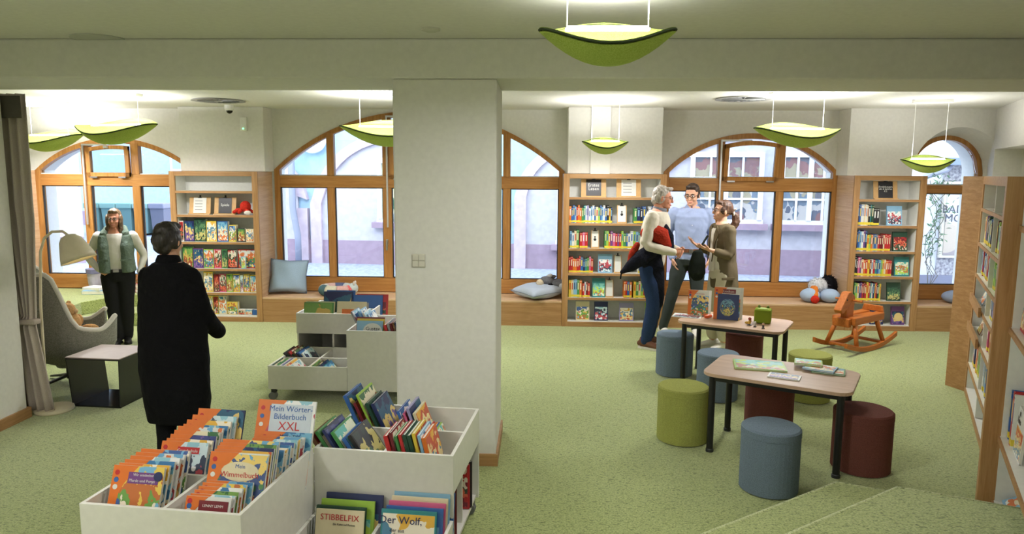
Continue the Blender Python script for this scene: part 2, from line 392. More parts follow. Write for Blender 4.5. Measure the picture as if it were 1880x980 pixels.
# tilted top sash of window 3, with its stay and hinges
def sash(root, x0, x1, z0, fn, y, tilt, name='tilt_sash', hz=.06):
    M = Matrix.Translation((0, y, z0)) @ Matrix.Rotation(tilt, 4, 'X') @ Matrix.Translation((0, -y, -z0))
    mb = MB(); f = .055; n = 10
    mb.box(x0, x1, y - .03, y + .02, z0, z0 + f); mb.box(x0, x0 + f, y - .03, y + .02, z0, fn(x0) - .03); mb.box(x1 - f, x1, y - .03, y + .02, z0, fn(x1) - .03)
    for i in range(n):
        a = x0 + (x1 - x0) * i / n; b = x0 + (x1 - x0) * (i + 1) / n
        mb.prism([(a, y - .03, fn(a) - .03 - f), (b, y - .03, fn(b) - .03 - f), (b, y - .03, fn(b) - .03), (a, y - .03, fn(a) - .03)], (0, .05, 0))
    o = mb.build(name, FRM, root, True, M=M)
    pts = [(x0 + f, y, z0 + f), (x1 - f, y, z0 + f)] + [(x1 - f - (x1 - x0 - 2 * f) * i / 8, y, fn(x1 - f - (x1 - x0 - 2 * f) * i / 8) - .03 - f) for i in range(9)]
    MB().prism(pts, (0, .01, 0)).build('pane', GLASS, root, True, M=M)
    h = MB()
    for x in (x0 + .1, x1 - .1): h.box(x - .05, x + .05, y - .045, y - .025, z0 - .02, z0)
    h.build('hinge', CHROME, root, True)
for k, root, a, b, tl in ((3, WN3, aty(1327, 300, YW).x, aty(1426, 300, YW).x, R(7)), (1, WN1, aty(163, 300, YW).x, aty(241, 300, YW).x, R(1.5)), (2, WN2, aty(717, 300, YW).x, 2 * w2c - aty(717, 300, YW).x, R(2))):
    cx, hw, rise, zs, _, _ = WIN[k]; fi = arch_fn(cx, hw - .075, rise - .07, zs)
    sash(root, a, b, 1.92, fi, YW - .03, tl)
    rod = MB(); rod.box(a - .05, a - .028, YW - .065, YW - .045, 1.25, fi(a) + .01).box(a - .05, (a + b) / 2, YW - .065, YW - .045, fi(a) + .005, fi(a) + .03).box((a + b) / 2 - .03, (a + b) / 2 + .03, YW - .09, YW - .04, fi(a) - .03, fi(a) + .005)
    rod.build('opening_rod', plain('silver_rod', (205, 205, 205), .35, .6), root, True)
hd = MB(); xh = aty(712, 440, YW).x; hd.box(xh - .015, xh + .015, YW - .05, YW - .03, 1.0, 1.08).box(xh - .012, xh + .012, YW - .075, YW - .05, .93, 1.06)
hd.build('window_handle', CHROME, WN2, True, bevel=.004)

# ---- window benches (fixed oak seats between the bookcases) ----
def bench(x0, x1, lab, y1=YW - .02):
    t = thing('window_bench', lab, 'bench', ((x0 + x1) / 2, YF, 0))
    MB().box(x0, x1, YF, YF + .03, 0, .31).build('front_panel', OAKX, t, True)
    MB().box(x0, x1, YF - .002, y1, .31, .335).build('seat_board', OAKL, t, True, bevel=.003)
    return t
XS = XL1 + .03
bench(XL1 + .002, XM0 - .002, 'long oak window bench behind the square pillar, under the widest arched window')
bench(XM1 + .002, XR0 - .002, 'oak window bench behind the standing group, under the arched window on the right')
bench(XR1 + .002, 6.3, 'short oak window bench under the small round-topped window')
# ================================================================== steps inside the room
CARP2 = CARPET
def slab(poly, z0, z1, name):
    o = MB().prism([(x, y, z0) for x, y in poly], (0, 0, z1 - z0)).build(name, CARP2, bevel=.008); return struct(o)
C1 = atz(1536, 885, .2); C2 = atz(1648, 894, .4); dl = V((-.82, -.575, 0)); dr = V((.915, -.40, 0))
def step_poly(Cc, xl, right):
    tl = (Cc.x - xl) / .82; a = Cc + dl * tl; b = Cc + dr * right
    return [(Cc.x, Cc.y), (a.x, a.y), (xl, -4.4), (b.x + 1.2, -4.4), (b.x, b.y)]
slab(step_poly(C1, -.22, 1.05), 0, .2, 'floor_platform_lower')
slab(step_poly(C2, .1, .8), .2, .4, 'floor_platform_upper')
EDGE_HIGHLIGHT = carpet('pale_carpet_edge', [(150, 164, 112), (186, 194, 146), (200, 206, 160), (212, 214, 172)])  # highlight along the tread edges, put into the colour of a paler strip
for i, (Cc, xl, rt, z) in enumerate(((C1, -.22, 1.05, .2), (C2, .1, .8, .4))):
    a = Cc + dl * ((Cc.x - xl) / .82); b = Cc + dr * rt; nb = MB()
    nb.tube([(a.x, a.y, z - .004), (Cc.x, Cc.y, z - .004), (b.x, b.y, z - .004)], .009, 8); struct(nb.build('trim_nosing', EDGE_HIGHLIGHT, smooth=True))
lo = [(-3.3, 9.2), (-5.19, 8.88), (-5.29, 8.80), (-5.36, 8.54), (-5.21, 7.86), (-5.0, 7.2), (-5.0, 6.2), (-9.3, 6.2), (-9.3, 9.7), (-4.9, 9.7), (-4.9, 9.2)]
slab([(-4.95, 8.98), (-5.19, 8.88), (-5.29, 8.80), (-5.36, 8.54), (-5.21, 7.86), (-5.05, 7.2), (-5.25, 6.3), (-9.3, 6.3), (-9.3, 9.72), (-4.95, 9.72)], 0, .17, 'floor_step_lower')
slab([(-4.95, 9.5), (-5.47, 9.29), (-5.68, 9.02), (-5.81, 8.67), (-5.73, 8.2), (-5.62, 7.4), (-5.85, 6.3), (-9.3, 6.3), (-9.3, 9.72), (-4.95, 9.72)], .17, .335, 'floor_step_upper')
# oak reveal left of the first window
struct(MB().box(-7.12, -7.04, 9.0, YW, .335, 2.0).build('trim_2', OAKLZ))

# ================================================================== the street outside
def tex_wall(name, c, sc=8, amt=.12, rough=.9): return fabric(name, c, sc, amt, .3)
STREET = fabric('street_paving', (160, 166, 182), 14, .25, .4, (136, 142, 160))
struct(MB().box(-60, 40, 10.15, 70, -.3, -.02).build('ground_street', STREET))
# paving joints on the street: low kerb lines
struct(MB().box(-14, 12, 13.0, 13.12, -.02, .0).build('trim_kerb', plain('kerb_stone', (168, 172, 182), .8)))
FAC_B = tex_wall('pale_blue_render', (164, 194, 210)); FAC_W = tex_wall('pale_render', (190, 186, 192))
PLINTH = tex_wall('mauve_plinth', (158, 138, 152)); TRIMP = tex_wall('rose_stone_trim', (194, 178, 188)); WFR = plain('white_window_frame', (226, 230, 236), .5)
DGL = plain('dark_room_glass', (100, 100, 108), .1)
fac = thing('house_facade', 'pale blue house with rose stone arches across the street', 'building', (0, 15.0, 0))
def fy(x): return 14.3 + (3.6 - x) * .12          # the facade recedes to the left
ang = math.atan(-.12)
def FM(x): return Matrix.Translation((x, fy(x), 0)) @ Matrix.Rotation(ang, 4, 'Z')
MB().box(-7.4, 7.2, .35, .6, -.02, 7.5, 0, FM(0)).build('wall', FAC_B, fac, True)
MB().box(-7.4, 7.2, .28, .36, -.02, .5, 0, FM(0)).build('plinth', PLINTH, fac, True)
def fac_arch(cx, hw, zs, rise, depth=.32, fillmat=FAC_W):
    Mx = FM(cx); fn = arch_fn(0, hw, rise, zs); fo = arch_fn(0, hw + .25, rise + .2, zs); n = 20
    mb = MB()
    for i in range(n):
        t0, t1 = i / n, (i + 1) / n
        a = -(hw + .25) + 2 * (hw + .25) * t0; b = -(hw + .25) + 2 * (hw + .25) * t1; c = -hw + 2 * hw * t0; d = -hw + 2 * hw * t1
        mb.prism([(a, .22, fo(a)), (b, .22, fo(b)), (d, .22, fn(d)), (c, .22, fn(c))], (0, .2, 0), 0, Mx)
    mb.box(-hw - .25, -hw, .22, .42, -.02, zs, 0, Mx).box(hw, hw + .25, .22, .42, -.02, zs, 0, Mx)
    mb.build('arch_trim', TRIMP, fac, True)
    pts = [(-hw, .30, .5), (hw, .30, .5)] + [(hw - 2 * hw * i / 16, .30, fn(hw - 2 * hw * i / 16)) for i in range(17)]
    MB().prism(pts, (0, .06, 0), 0, Mx).build('infill_wall', fillmat, fac, True)
def fac_win(cx, w, z0, z1, nx=2, nz=3, tilt_fill=DGL):
    Mx = FM(cx)
    f = MB(); f.box(-w / 2 - .12, w / 2 + .12, .24, .3, z0 - .1, z0, 0, Mx).box(-w / 2 - .09, -w / 2, .2, .3, z0, z1, 0, Mx).box(w / 2, w / 2 + .09, .2, .3, z0, z1, 0, Mx).box(-w / 2 - .09, w / 2 + .09, .2, .3, z1, z1 + .1, 0, Mx)
    for i in range(1, nx): x = -w / 2 + w * i / nx; f.box(x - (.045 if i * 2 == nx else .02), x + (.045 if i * 2 == nx else .02), .22, .3, z0, z1, 0, Mx)
    for i in range(1, nz): z = z0 + (z1 - z0) * i / nz; f.box(-w / 2, w / 2, .23, .3, z - .02, z + .02, 0, Mx)
    o = f.build('window', WFR, fac, True); MB().box(-w / 2, w / 2, .27, .3, z0, z1, 0, Mx).build('pane', tilt_fill, o, True)
    MB().box(-w / 2 - .2, w / 2 + .2, .12, .3, z0 - .2, z0 - .08, 0, Mx).build('window_sill', PLINTH, fac, True)
BOOKG = art('book_filled_pane', [(96, 98, 108), (130, 96, 96), (150, 142, 120), (104, 118, 132), (176, 172, 168), (90, 96, 110)], 2, 7)
fac_arch(4.3, 2.1, 1.5, 1.25); fac_win(3.75, 1.25, 1.1, 2.35, 4, 3, BOOKG); fac_win(5.35, 1.0, 1.1, 2.35, 4, 3, BOOKG)
fac_arch(-3.2, 1.65, 1.3, 1.35); fac_win(-2.95, 1.0, 1.0, 2.2, 2, 1, plain('reed_pane', (190, 184, 150), .3))
fac_arch(-6.15, .75, 1.2, .9)
# a dark shop door with a vase in the arch behind the pillar's right
fac_arch(.75, 1.05, 1.5, .95); fac_win(.85, .8, .6, 2.0, 1, 2, BOOKG)
# vase with green twigs in the far window
vs = thing('vase_of_twigs', 'slim vase of green twigs in the far window across the street', 'vase', (-3.05, fy(-3.05) + .0, .92))
MB().lathe([(.04, 0), (.07, .06), (.06, .18), (.035, .26)], (0, 0, 0), 12).build('vase', plain('vase_grey', (120, 128, 120), .3), vs, smooth=True)
tw = MB()
for i in range(9): tw.tube([(0, 0, .2), (random.uniform(-.1, .1), random.uniform(-.05, .05), .45), (random.uniform(-.2, .2), random.uniform(-.1, .1), .68)], [.006, .018, .008], 5)
tw.build('twigs', plain('twig_green', (70, 104, 74), .7), vs)
# rainwater pipe and a round street clock
pipe = tag(MB().tube([(-5.42, fy(-5.42) + .1, 5), (-5.42, fy(-5.42) + .1, 1.2), (-5.30, fy(-5.42) + .02, .6), (-5.30, fy(-5.42) + .02, -.02)], .07, 12).build('rain_pipe', plain('pipe_grey', (138, 142, 158), .5), smooth=True), 'grey rainwater pipe on the house front beyond the long window', 'pipe')
ck = thing('wall_clock', 'white round clock on the pale blue house across the street', 'clock', (-4.95, fy(-4.95) + .2, 2.72))
MC = Matrix.Rotation(PI / 2, 4, 'X')
MB().lathe([(.3, 0), (.32, .03), (.3, .06)], (0, 0, 0), 28, 0, MC).build('clock_face', WHITEP, ck)
MB().box(-.01, .01, -.075, -.06, 0, .22).box(0, .15, -.075, -.06, -.01, .01).build('clock_hand', DARKP, ck)
# left: open square with far house and recycling bins
far = thing('far_house', 'pale distant house front beyond the recycling bins', 'building', (-14, 29, 0))
MB().box(-30, -8.6, 26.0, 29.5, -.02, 8).build('wall', tex_wall('far_render', (176, 194, 206)), far, True)
MB().box(-30, -8.55, 25.9, 26.0, -.02, .5).build('plinth', PLINTH, far, True)
for x in (-13.6, -12.0):
    o = MB().box(x, x + .8, 25.9, 26.05, 2.0, 3.9).build('window', WFR, far, True); MB().box(x + .1, x + .7, 25.88, 25.9, 2.1, 3.8).build('pane', plain('far_pane', (170, 188, 200), .2), o, True)
side = thing('neighbour_house', 'pale blue house flank with mauve base seen through the leftmost window', 'building', (-12, 16, 0))
MB().prism([(-16, 15.2, -.02), (-10.05, 15.2, -.02), (-13.2, 19.5, -.02), (-18, 19.5, -.02)], (0, 0, 7)).build('wall', tex_wall('flank_blue', (164, 192, 208)), side, True)
MB().prism([(-16, 15.12, -.02), (-9.95, 15.12, -.02), (-13.1, 19.5, -.02), (-18, 19.5, -.02)], (0, 0, .57)).build('plinth', PLINTH, side, True)
MB().box(-10.55, -10.0, 15.1, 15.2, .55, 7).build('corner_stones', TRIMP, side, True)
BINC = [((128, 164, 152), (104, 138, 132)), ((138, 172, 162), (108, 144, 140)), ((132, 168, 158), (106, 138, 134)), ((146, 176, 168), (114, 146, 142)), ((140, 136, 152), (112, 110, 124))]
names = ['leftmost green recycling bin outside on the square', 'second green recycling bin from the left on the square', 'third green recycling bin from the left on the square', 'fourth green recycling bin, beside the grey one on the square', 'grey-violet refuse bin at the right end of the bin row']
for i in range(5):
    x = aty(178, 400, 22).x + i * .52; t = thing('wheelie_bin', names[i], 'bin', (x, 22, -.02), 0, 'bins on the square')
    a, b = BINC[i]; mb = MB(); rg = []
    for z, s in ((.06, .36), (.85, .44)): rg.append([V((sx * s * .5, sy * s * .55, z)) for sx, sy in ((-1, -1), (1, -1), (1, 1), (-1, 1))])
    mb.loft(rg).build('body', plain('bin_body%d' % i, b, .5), t, bevel=.01)
    MB().box(-.25, .25, -.29, .27, .85, 1.02).build('lid', plain('bin_lid%d' % i, a, .45), t, bevel=.03)
    MB().tube([(-.25, .22, .08), (.25, .22, .08)], .08, 12).build('wheel', DARKP, t)
# right: pebbledash house with a poster, seen through the round-topped window
ph = thing('pebbledash_house', 'grey pebbledash house wall with white corner beyond the round-topped window', 'building', (8.0, 13.2, 0))
PEB = fabric('pebbledash', (190, 188, 190), 22, .3, .8, (120, 118, 128))
x0 = aty(1722, 450, 13).x; x1 = 12
MB().box(x0, x1, 13.0, 13.4, -.02, aty(1740, 303, 13).z).build('wall', PEB, ph, True)
MB().box(aty(1640, 450, 13).x - .4, x0, 13.02, 13.4, -.02, 5).build('corner_wall', plain('white_render', (222, 224, 230), .9), ph, True)
MB().box(x0 - .1, x1, 12.7, 13.4, aty(1740, 303, 13).z, aty(1740, 290, 13).z).build('gutter_board', plain('blue_grey_board', (120, 134, 160), .5), ph, True)
MB().box(x0 - .1, x1, 12.8, 13.5, aty(1740, 290, 13).z, 5.5).build('roof', plain('snowy_roof', (216, 220, 226), .9), ph, True)
MB().box(aty(1640, 450, 13).x - .4, x1, 12.95, 13.0, -.02, .22).build('plinth', plain('grey_plinth', (130, 132, 150), .9), ph, True)
MB().tube([aty(1745, 305, 12.9), aty(1738, 312, 12.8), aty(1705, 322, 12.8), aty(1680, 335, 12.8)], .05, 10).build('downpipe', plain('pipe_grey', (138, 142, 158), .5), ph, True)
po = thing('wall_poster', 'framed coffee poster on the grey pebbledash wall outside', 'poster', (aty(1775, 400, 12.98).x, 12.98, aty(1775, 473, 12.98).z))
pa = aty(1735, 333, 12.96); pb = aty(1735, 473, 12.96); pc = pa.x + 1.05
MB().box(pa.x, pc, 12.94, 13.0, pb.z, pa.z).build('frame', plain('poster_frame', (214, 208, 192), .4), po, True)
MB().box(pa.x + .05, pc - .05, 12.93, 12.94, pb.z + .05, pa.z - .05).build('print', art('poster_print', [(92, 84, 86), (150, 140, 140), (190, 176, 160), (120, 110, 112), (206, 204, 208)], 5, 2.2), po, True)
bz = aty(1755, 390, 12.9).z
MB().ell((pa.x + .38, 12.93, bz), (.36, .006, .27)).build('speech_bubble', plain('bubble_white', (222, 224, 232), .6), po, True)
text('poster_text', 'BADISCH\nMOKKA', .2, plain('poster_ink', (70, 72, 84), .6), po, Matrix.Translation((pa.x + .38, 12.918, bz - .03)) @ Matrix.Rotation(PI / 2, 4, 'X'), world=True)
MB().lathe([(.12, 0), (.2, .1), (.22, .25)], (pa.x + .55, 12.92, pb.z + .35), 16).build('printed_cup', plain('cup_white', (224, 220, 214), .5), po, True) if False else None
# climbing plant
cp = thing('climbing_plant', 'sparse green climbing plant on the white wall outside', 'plant', (aty(1697, 500, 12.9).x, 12.72, -.02))
stem = MB(); lv = MB(); px0 = aty(1697, 500, 12.9).x
for s in range(5):
    path = [(px0 + random.uniform(-.05, .05), 12.78, 0)]
    for j in range(1, 9): path.append((px0 + random.uniform(-.14, .16) + .02 * s, 12.78 - random.uniform(0, .03), j * .24))
    stem.tube(path, .006, 5)
    for p in path[3:]:
        for k in range(5):
            c = V(p) + V((random.uniform(-.12, .12), -.03, random.uniform(-.12, .12))); e = Euler((random.uniform(-1, 1), random.uniform(-1, 1), random.uniform(0, 6))).to_matrix()
            lv.add([c + e @ V(q) for q in ((-.05, 0, 0), (0, -.018, .008), (.05, 0, 0), (0, .018, .008))], [(0, 1, 2, 3)])
stem.build('stem', plain('stem_brown', (96, 90, 74), .8), cp, True)
o = lv.build('leaves', plain('leaf_green', (84, 118, 84), .6), cp, True); o['kind'] = 'stuff'
# ================================================================== pendant lamps
FELT_T = fabric('lime_felt', (188, 206, 112), 160, .2, .3, (164, 186, 88)); EDGE = plain('felt_edge', (46, 60, 24), .8)
LED = emit('led_diffuser', (255, 250, 240), LAMP_POWER)
def pendant(lab, x, y, z, L, rot, W=None, dip=.0, zc=ZC, power=34.0, down=1.3, tilt=.8, slot=False):
    """hanging felt shell: a shallow leaf, higher on its far side, under a light bar"""
    W = W or L * .52; t = thing('pendant_lamp', lab, 'lamp', (x, y, z), rot, 'green felt pendant lamps')
    a, b = L / 2, W / 2; mb = MB(); nu, nr = 40, 8; H = L * (.15 if L < .8 else .115)
    def P(r, th, off=0):
        u = r * math.cos(th); v = r * math.sin(th)
        zz = H * (1.6 * u * u + 1.45 * v * v - 1.35) + H * tilt * v * (1 - u * u)
        return V((a * u, b * v * (1 - .35 * u * u), zz + off))
    top = [[P(r / nr, 2 * PI * k / nu, .012) for k in range(nu)] for r in range(nr, 0, -1)]
    bot = [[P(r / nr, 2 * PI * k / nu, -.006) for k in range(nu)] for r in range(1, nr + 1)]
    mb.loft(top + bot, cap=False); c0 = len(mb.v)
    mb.build('felt_shell', FELT_T, t, smooth=True)
    e = MB(); e.tube([P(1, 2 * PI * k / nu, .003) for k in range(nu)] + [P(1, 0, .003)], .006, 6); e.build('shell_edge', EDGE, t, smooth=True)
    bl = a * .62
    MB().box(-bl, bl, -.025, .025, .024, .034).build('light_bar', LED, t, bevel=.008)
    MB().box(-bl + .01, bl - .01, -.022, .022, .034, .042).build('diffuser', LED, t)
    for sx in (-1, 1): MB().tube([(sx * bl * .96, 0, .04), (sx * bl * .96, 0, zc - z - .03)], .0035, 6).build('cable', WHITEP, t)
    MB().box(-bl * .98 - .03, bl * .98 + .03, -.05, .05, zc - z - .035, zc - z).build('ceiling_canopy', WHITEP, t, bevel=.004)
    for nm, zz, rx, e in (('uplight', .07, PI, power), ('downlight', -H * 1.18 - .03, 0, power * down)):
        ld = bpy.data.lights.new(nm, 'AREA'); ld.shape = 'RECTANGLE'; ld.size = bl * 1.8; ld.size_y = .12; ld.energy = e; ld.color = (1, .98, .97)
        lo_ = bpy.data.objects.new(nm, ld); C.objects.link(lo_); lo_.parent = t; lo_.location = (0, 0, zz); lo_.rotation_euler = (rx, 0, 0)
    if slot: MB().box(-bl, bl, -b * .86, -b * .84, -.05, -.02).build('lower_diffuser', LED, t)
    return t
def lampat(px, py, y): p = aty(px, py, y); return p
p = lampat(1115, 66, 3.4); pendant('largest green felt pendant lamp, hanging in front of the ceiling beam', p.x, 3.4, p.z - .0, .63, 0, .42, power=6, down=3.5, tilt=.85)
p = lampat(213, 233, 8.0); pendant('green felt pendant lamp nearest the leftmost bookcase, over the left window', p.x, 8.0, p.z - .01, 1.12, R(-16))
p = lampat(92, 251, 9.0); pendant('green felt pendant lamp partly hidden by the curtain', p.x, 9.0, p.z - .01, 1.05, R(-16))
p = lampat(716, 238, 7.8); pendant('green felt pendant lamp half hidden behind the square pillar', p.x, 7.8, p.z, 1.08, R(8))
p = lampat(1111, 264, 8.45); pendant('small green felt pendant lamp in front of the white duct cover', p.x, 8.45, p.z, .54, R(3), power=14)
p = lampat(1464, 240, 7.7); pendant('green felt pendant lamp in front of the arched window behind the rocking horse', p.x, 7.7, p.z - .01, .98, R(12))
p = lampat(1703, 297, 8.3); pendant('green felt pendant lamp in front of the small round-topped window', p.x, 8.3, p.z, .56, R(-12), power=9)
for i, (x, y) in enumerate(((-2.6, 1.6), (2.6, 1.2), (.2, -1.2), (-2.4, -2.2))):  # lamps added out of view to light the front of the room
    pendant(['green felt pendant lamp behind the viewer, over the front book cart', 'green felt pendant lamp behind the viewer, by the long bookcase', 'green felt pendant lamp behind the viewer, above the carpeted platform', 'green felt pendant lamp behind the viewer, by the rear wall'][i], x, y, 2.62, .63, 0, .42, power=58, down=.5)
# ceiling fittings
def vent(px, py, lab):
    p = atz(px, py, ZC); t = thing('ceiling_vent', lab, 'vent', (p.x, p.y, ZC), 0, 'round swirl vents')
    MB().lathe([(.30, 0), (.31, -.012), (.24, -.012), (.24, 0)], seg=36).build('rim', plain('vent_grey', (150, 150, 146), .5), t)
    MB().lathe([(.245, -.001), (.245, -.004), (.001, -.004)], seg=30).build('backing', DARKP, t)
    for k in range(18):
        a = 2 * PI * k / 18; M = Matrix.Rotation(a, 4, 'Z')
        MB().box(.05, .235, -.012, .012, -.012, -.004, 0, M @ Matrix.Rotation(.35, 4, 'X')).build('blade', plain('vent_blade', (110, 112, 110), .4), t)
    MB().lathe([(.05, -.004), (.05, -.016), (.001, -.018)], seg=16).build('hub', plain('vent_grey', (150, 150, 146), .5), t)
vent(401, 184, 'round swirl ceiling vent on the left, near the dome camera')
vent(1365, 180.5, 'round swirl ceiling vent on the right, near the arched window')
p = atz(181, 70, ZC)
sp = thing('ceiling_speaker', 'flat round grey speaker grille in the front ceiling', 'speaker', (p.x, p.y, ZC))
MB().lathe([(.165, 0), (.165, -.008), (.15, -.008)], seg=36).build('rim', plain('speaker_rim', (196, 198, 190), .6), sp)
MB().lathe([(.15, -.002), (.15, -.007), (.001, -.007)], seg=36).build('grille', plain('speaker_grille', (150, 158, 158), .7), sp)
p = atz(791, 52, ZC)
sm = thing('smoke_detector', 'small flat white disc detector in the front ceiling above the pillar', 'detector', (p.x, p.y, ZC))
MB().lathe([(.055, 0), (.055, -.012), (.035, -.02), (.001, -.021)], seg=24).build('cover', plain('detector_cover', (206, 206, 190), .6), sm)
p = aty(432, 203, 9.38)
dc = thing('dome_camera', 'small white dome camera under the ceiling beside the vent', 'camera', (p.x, 9.2, ZC))
MB().lathe([(.06, 0), (.06, -.05), (.05, -.07)], seg=20).build('housing', WHITEP, dc); MB().ell((0, 0, -.075), (.04, .04, .035)).build('dome', plain('black_dome', (14, 14, 16), .1), dc, smooth=True)
p = aty(449, 228, 9.42)
al = thing('wall_sensor', 'white box sensor with a green light high on the wall', 'sensor', (p.x, 9.42, p.z))
MB().box(-.045, .045, -.05, 0, -.09, .09).build('case', WHITEP, al, bevel=.008); MB().lathe([(.012, 0), (.012, .006)], (0, 0, 0), 10, 0, Matrix.Translation((0, -.05, -.06)) @ Matrix.Rotation(PI / 2, 4, 'X')).build('indicator', emit('green_led', (120, 255, 150), 3), al)
p = aty(769, 478, 4.66)
sw = thing('light_switch', 'grey four-button switch panel on the pillar', 'switch', (p.x, 4.66, p.z))
MB().box(-.045, .045, -.008, 0, -.045, .045).build('plate', plain('switch_plate', (206, 202, 188), .4), sw, bevel=.002)
for i in range(4): x = -.041 + (i % 2) * .042; z = -.041 + (i // 2) * .042; MB().box(x, x + .04, -.013, -.008, z, z + .04).build('button', plain('switch_btn', (216, 212, 198), .4), sw, bevel=.002)
# curtain rail, curtain
tag(MB().box(-4.15, -.96, 5.34, 5.37, ZB + .01, ZB + .035).build('curtain_rail', plain('rail_dark', (80, 78, 70), .5)), 'thin dark curtain rail behind the ceiling beam', 'rail')
ct = thing('curtain', 'taupe floor-length curtain gathered beside the left wall', 'curtain', (-4.35, 5.48, .03))
mb = MB(); rings = []
def cur(z):
    f = min(1, abs(z - .78) / .9) if z > .78 else min(1, .45 + abs(z - .78) / .55 * .4)
    return f
ns = 64
for i in range(30):
    z = .03 + (2.56) * i / 29; f = .30 + .70 * cur(z); row = []
    x1 = -4.02 if z > 1.6 else -4.02 - (1.6 - z) * .10 if z > .78 else -4.102 + (.78 - z) * .16
    x0 = x1 - .62 * f
    for k in range(ns + 1):
        s = k / ns; row.append(V((x1 + (x0 - x1) * s, 5.50 + .035 * math.sin(s * 2 * PI * 9 + .3 * math.sin(z * 3)) * (1.1 - .3 * f) + .03 * (1 - f), z)))
    rings.append(row)
mb.loft(rings, closed=False, cap=False); o = mb.build('curtain_cloth', fabric('taupe_curtain', (196, 184, 174), 200, .15), ct, True, smooth=True)
sd = o.modifiers.new('solid', 'SOLIDIFY'); sd.thickness = .004
MB().box(-4.5, -4.06, 5.46, 5.55, .755, .80).build('tie_band', fabric('taupe_band', (180, 168, 158), 200, .15), ct, True, bevel=.015)
MB().box(-4.64, -4.02, 5.455, 5.46, ZB - .2, ZB - .03).build('heading_tape', fabric('taupe_dark', (96, 92, 84), 200, .15), ct, True)
# red sign edge on the left wall
p = aty(0, 452, 4.95)
tag(MB().box(-4.145, -4.138, 4.7, 5.085, p.z - .08, p.z + .09).build('wall_sign', plain('sign_red', (170, 30, 44), .5)), 'red sign on the left wall at the picture edge', 'sign')
# ================================================================== bookcases along the street wall
SHELF_BACK = plain('shelf_white', (232, 232, 226), .5)
SZ = [1.70, 1.365, 1.035, .71, .385, .07]
def wall_case(name, lab, x0, x1, zs, reveal_l=True, reveal_r=True, dep=.28):
    t = thing(name, lab, 'bookcase', ((x0 + x1) / 2, YF, 0)); fw = .075; yb = YF + dep
    for a, b, rv in ((x0, x0 + fw, reveal_l), (x1 - fw, x1, reveal_r)):
        MB().box(a, b, YF - .01, YF + .02, 0, 2.0).build('side_post', OAKZ, t, True, bevel=.002)
        MB().box(a + (.001 if a == x0 else .02), b - (.02 if a == x0 else .001), YF + .02, YW - .03, 0, 1.999).build('side_panel', OAKLZ, t, True)
    MB().box(x0 + fw, x1 - fw, YF - .01, YF + .02, 1.94, 2.0).build('head_rail', OAKX, t, True, bevel=.002)
    MB().box(x0 + fw, x1 - fw, YF - .01, YF + .02, 0, .062).build('plinth_rail', OAKX, t, True, bevel=.002)
    MB().box(x0 + .02, x1 - .02, YF + .021, YW - .03, 1.96, 1.998).build('top_board', OAKX, t, True)
    MB().box(x0 + fw - .018, x0 + fw, YF + .02, yb, .06, 1.94).build('side_lining', SHELF_BACK, t, True)
    MB().box(x1 - fw, x1 - fw + .018, YF + .02, yb, .06, 1.94).build('side_lining', SHELF_BACK, t, True)
    MB().box(x0 + fw, x1 - fw, yb, yb + .02, .06, 1.95).build('back_panel', SHELF_BACK, t, True)
    MB().box(x0 + fw, x1 - fw, YF + .02, yb, 1.935, 1.945).build('top_lining', SHELF_BACK, t, True)
    for z in zs:
        last = z < .12
        o = MB().box(x0 + fw, x1 - fw, YF + .005, yb, z - .022, z).build('shelf', LAM, t, True)
        if not last: MB().box(x0 + fw, x1 - fw, YF - .005, YF + .006, z - .03, z).build('shelf_edge', OAKX, o, True)
    return t
wall_case('wall_bookcase', 'oak wall bookcase full of board games, behind the person in black', XL0, XL1, [1.745, 1.43, 1.07, .713, .39, .085])
wall_case('wall_bookcase', 'oak wall bookcase behind the grey-haired man, between the long and right arched windows', XM0, XM1, SZ)
wall_case('wall_bookcase', 'oak wall bookcase behind the rocking horse, beside the small round-topped window', XR0, XR1, SZ)

# ================================================================== the long angled bookcase on the right
LC = thing('long_bookcase', 'long oak and white bookcase running along the right edge towards the viewer', 'bookcase', tuple(BA))
def bprism(mb, a0, a1, d0, d1, z0, z1):
    return mb.prism([bk(a0, d0, z0), bk(a1, d0, z0), bk(a1, d1, z0), bk(a0, d1, z0)], (0, 0, z1 - z0))
DB = .30
e = MB(); pe = [(BA.x, BA.y), (3.945, 6.79), (bk(0, DB + .03, 0).x - .02, bk(0, DB + .03, 0).y + .25), (bk(0, DB + .03, 0).x, bk(0, DB + .03, 0).y), ]
e.prism([(x, y, 0) for x, y in pe], (0, 0, 2.0)); e.build('end_panel', OAKY, LC, True, bevel=.003)
LZ = [1.72, 1.41, 1.13, .90, .64, .30, .055]
bprism(MB(), 0, .06, 0, DB, 0, 2.0).build('side_post', OAKZ, LC, True)
PO = 2.96
bprism(MB(), PO, PO + .07, -.135, DB, 0, 2.0).build('side_post', OAKZ, LC, True, bevel=.003)
bprism(MB(), 5.2, 5.25, -.0, DB, 0, 2.0).build('side_post', OAKZ, LC, True)
bprism(MB(), 0, 5.2, DB, DB + .02, 0, 2.0).build('back_panel', SHELF_BACK, LC, True)
bprism(MB(), .06, PO, 0, DB, 1.93, 2.0).build('head_rail', OAKX, LC, True)
bprism(MB(), .03, PO, 0, .02, 0, .05).build('plinth_rail', OAKX, LC, True)
for a0, a1, d0 in ((.06, .07, .01), (PO - .015, PO, .01), (PO + .07, PO + .08, -.05)): bprism(MB(), a0, a1, d0, DB, .05, 1.93).build('side_lining', SHELF_BACK, LC, True)
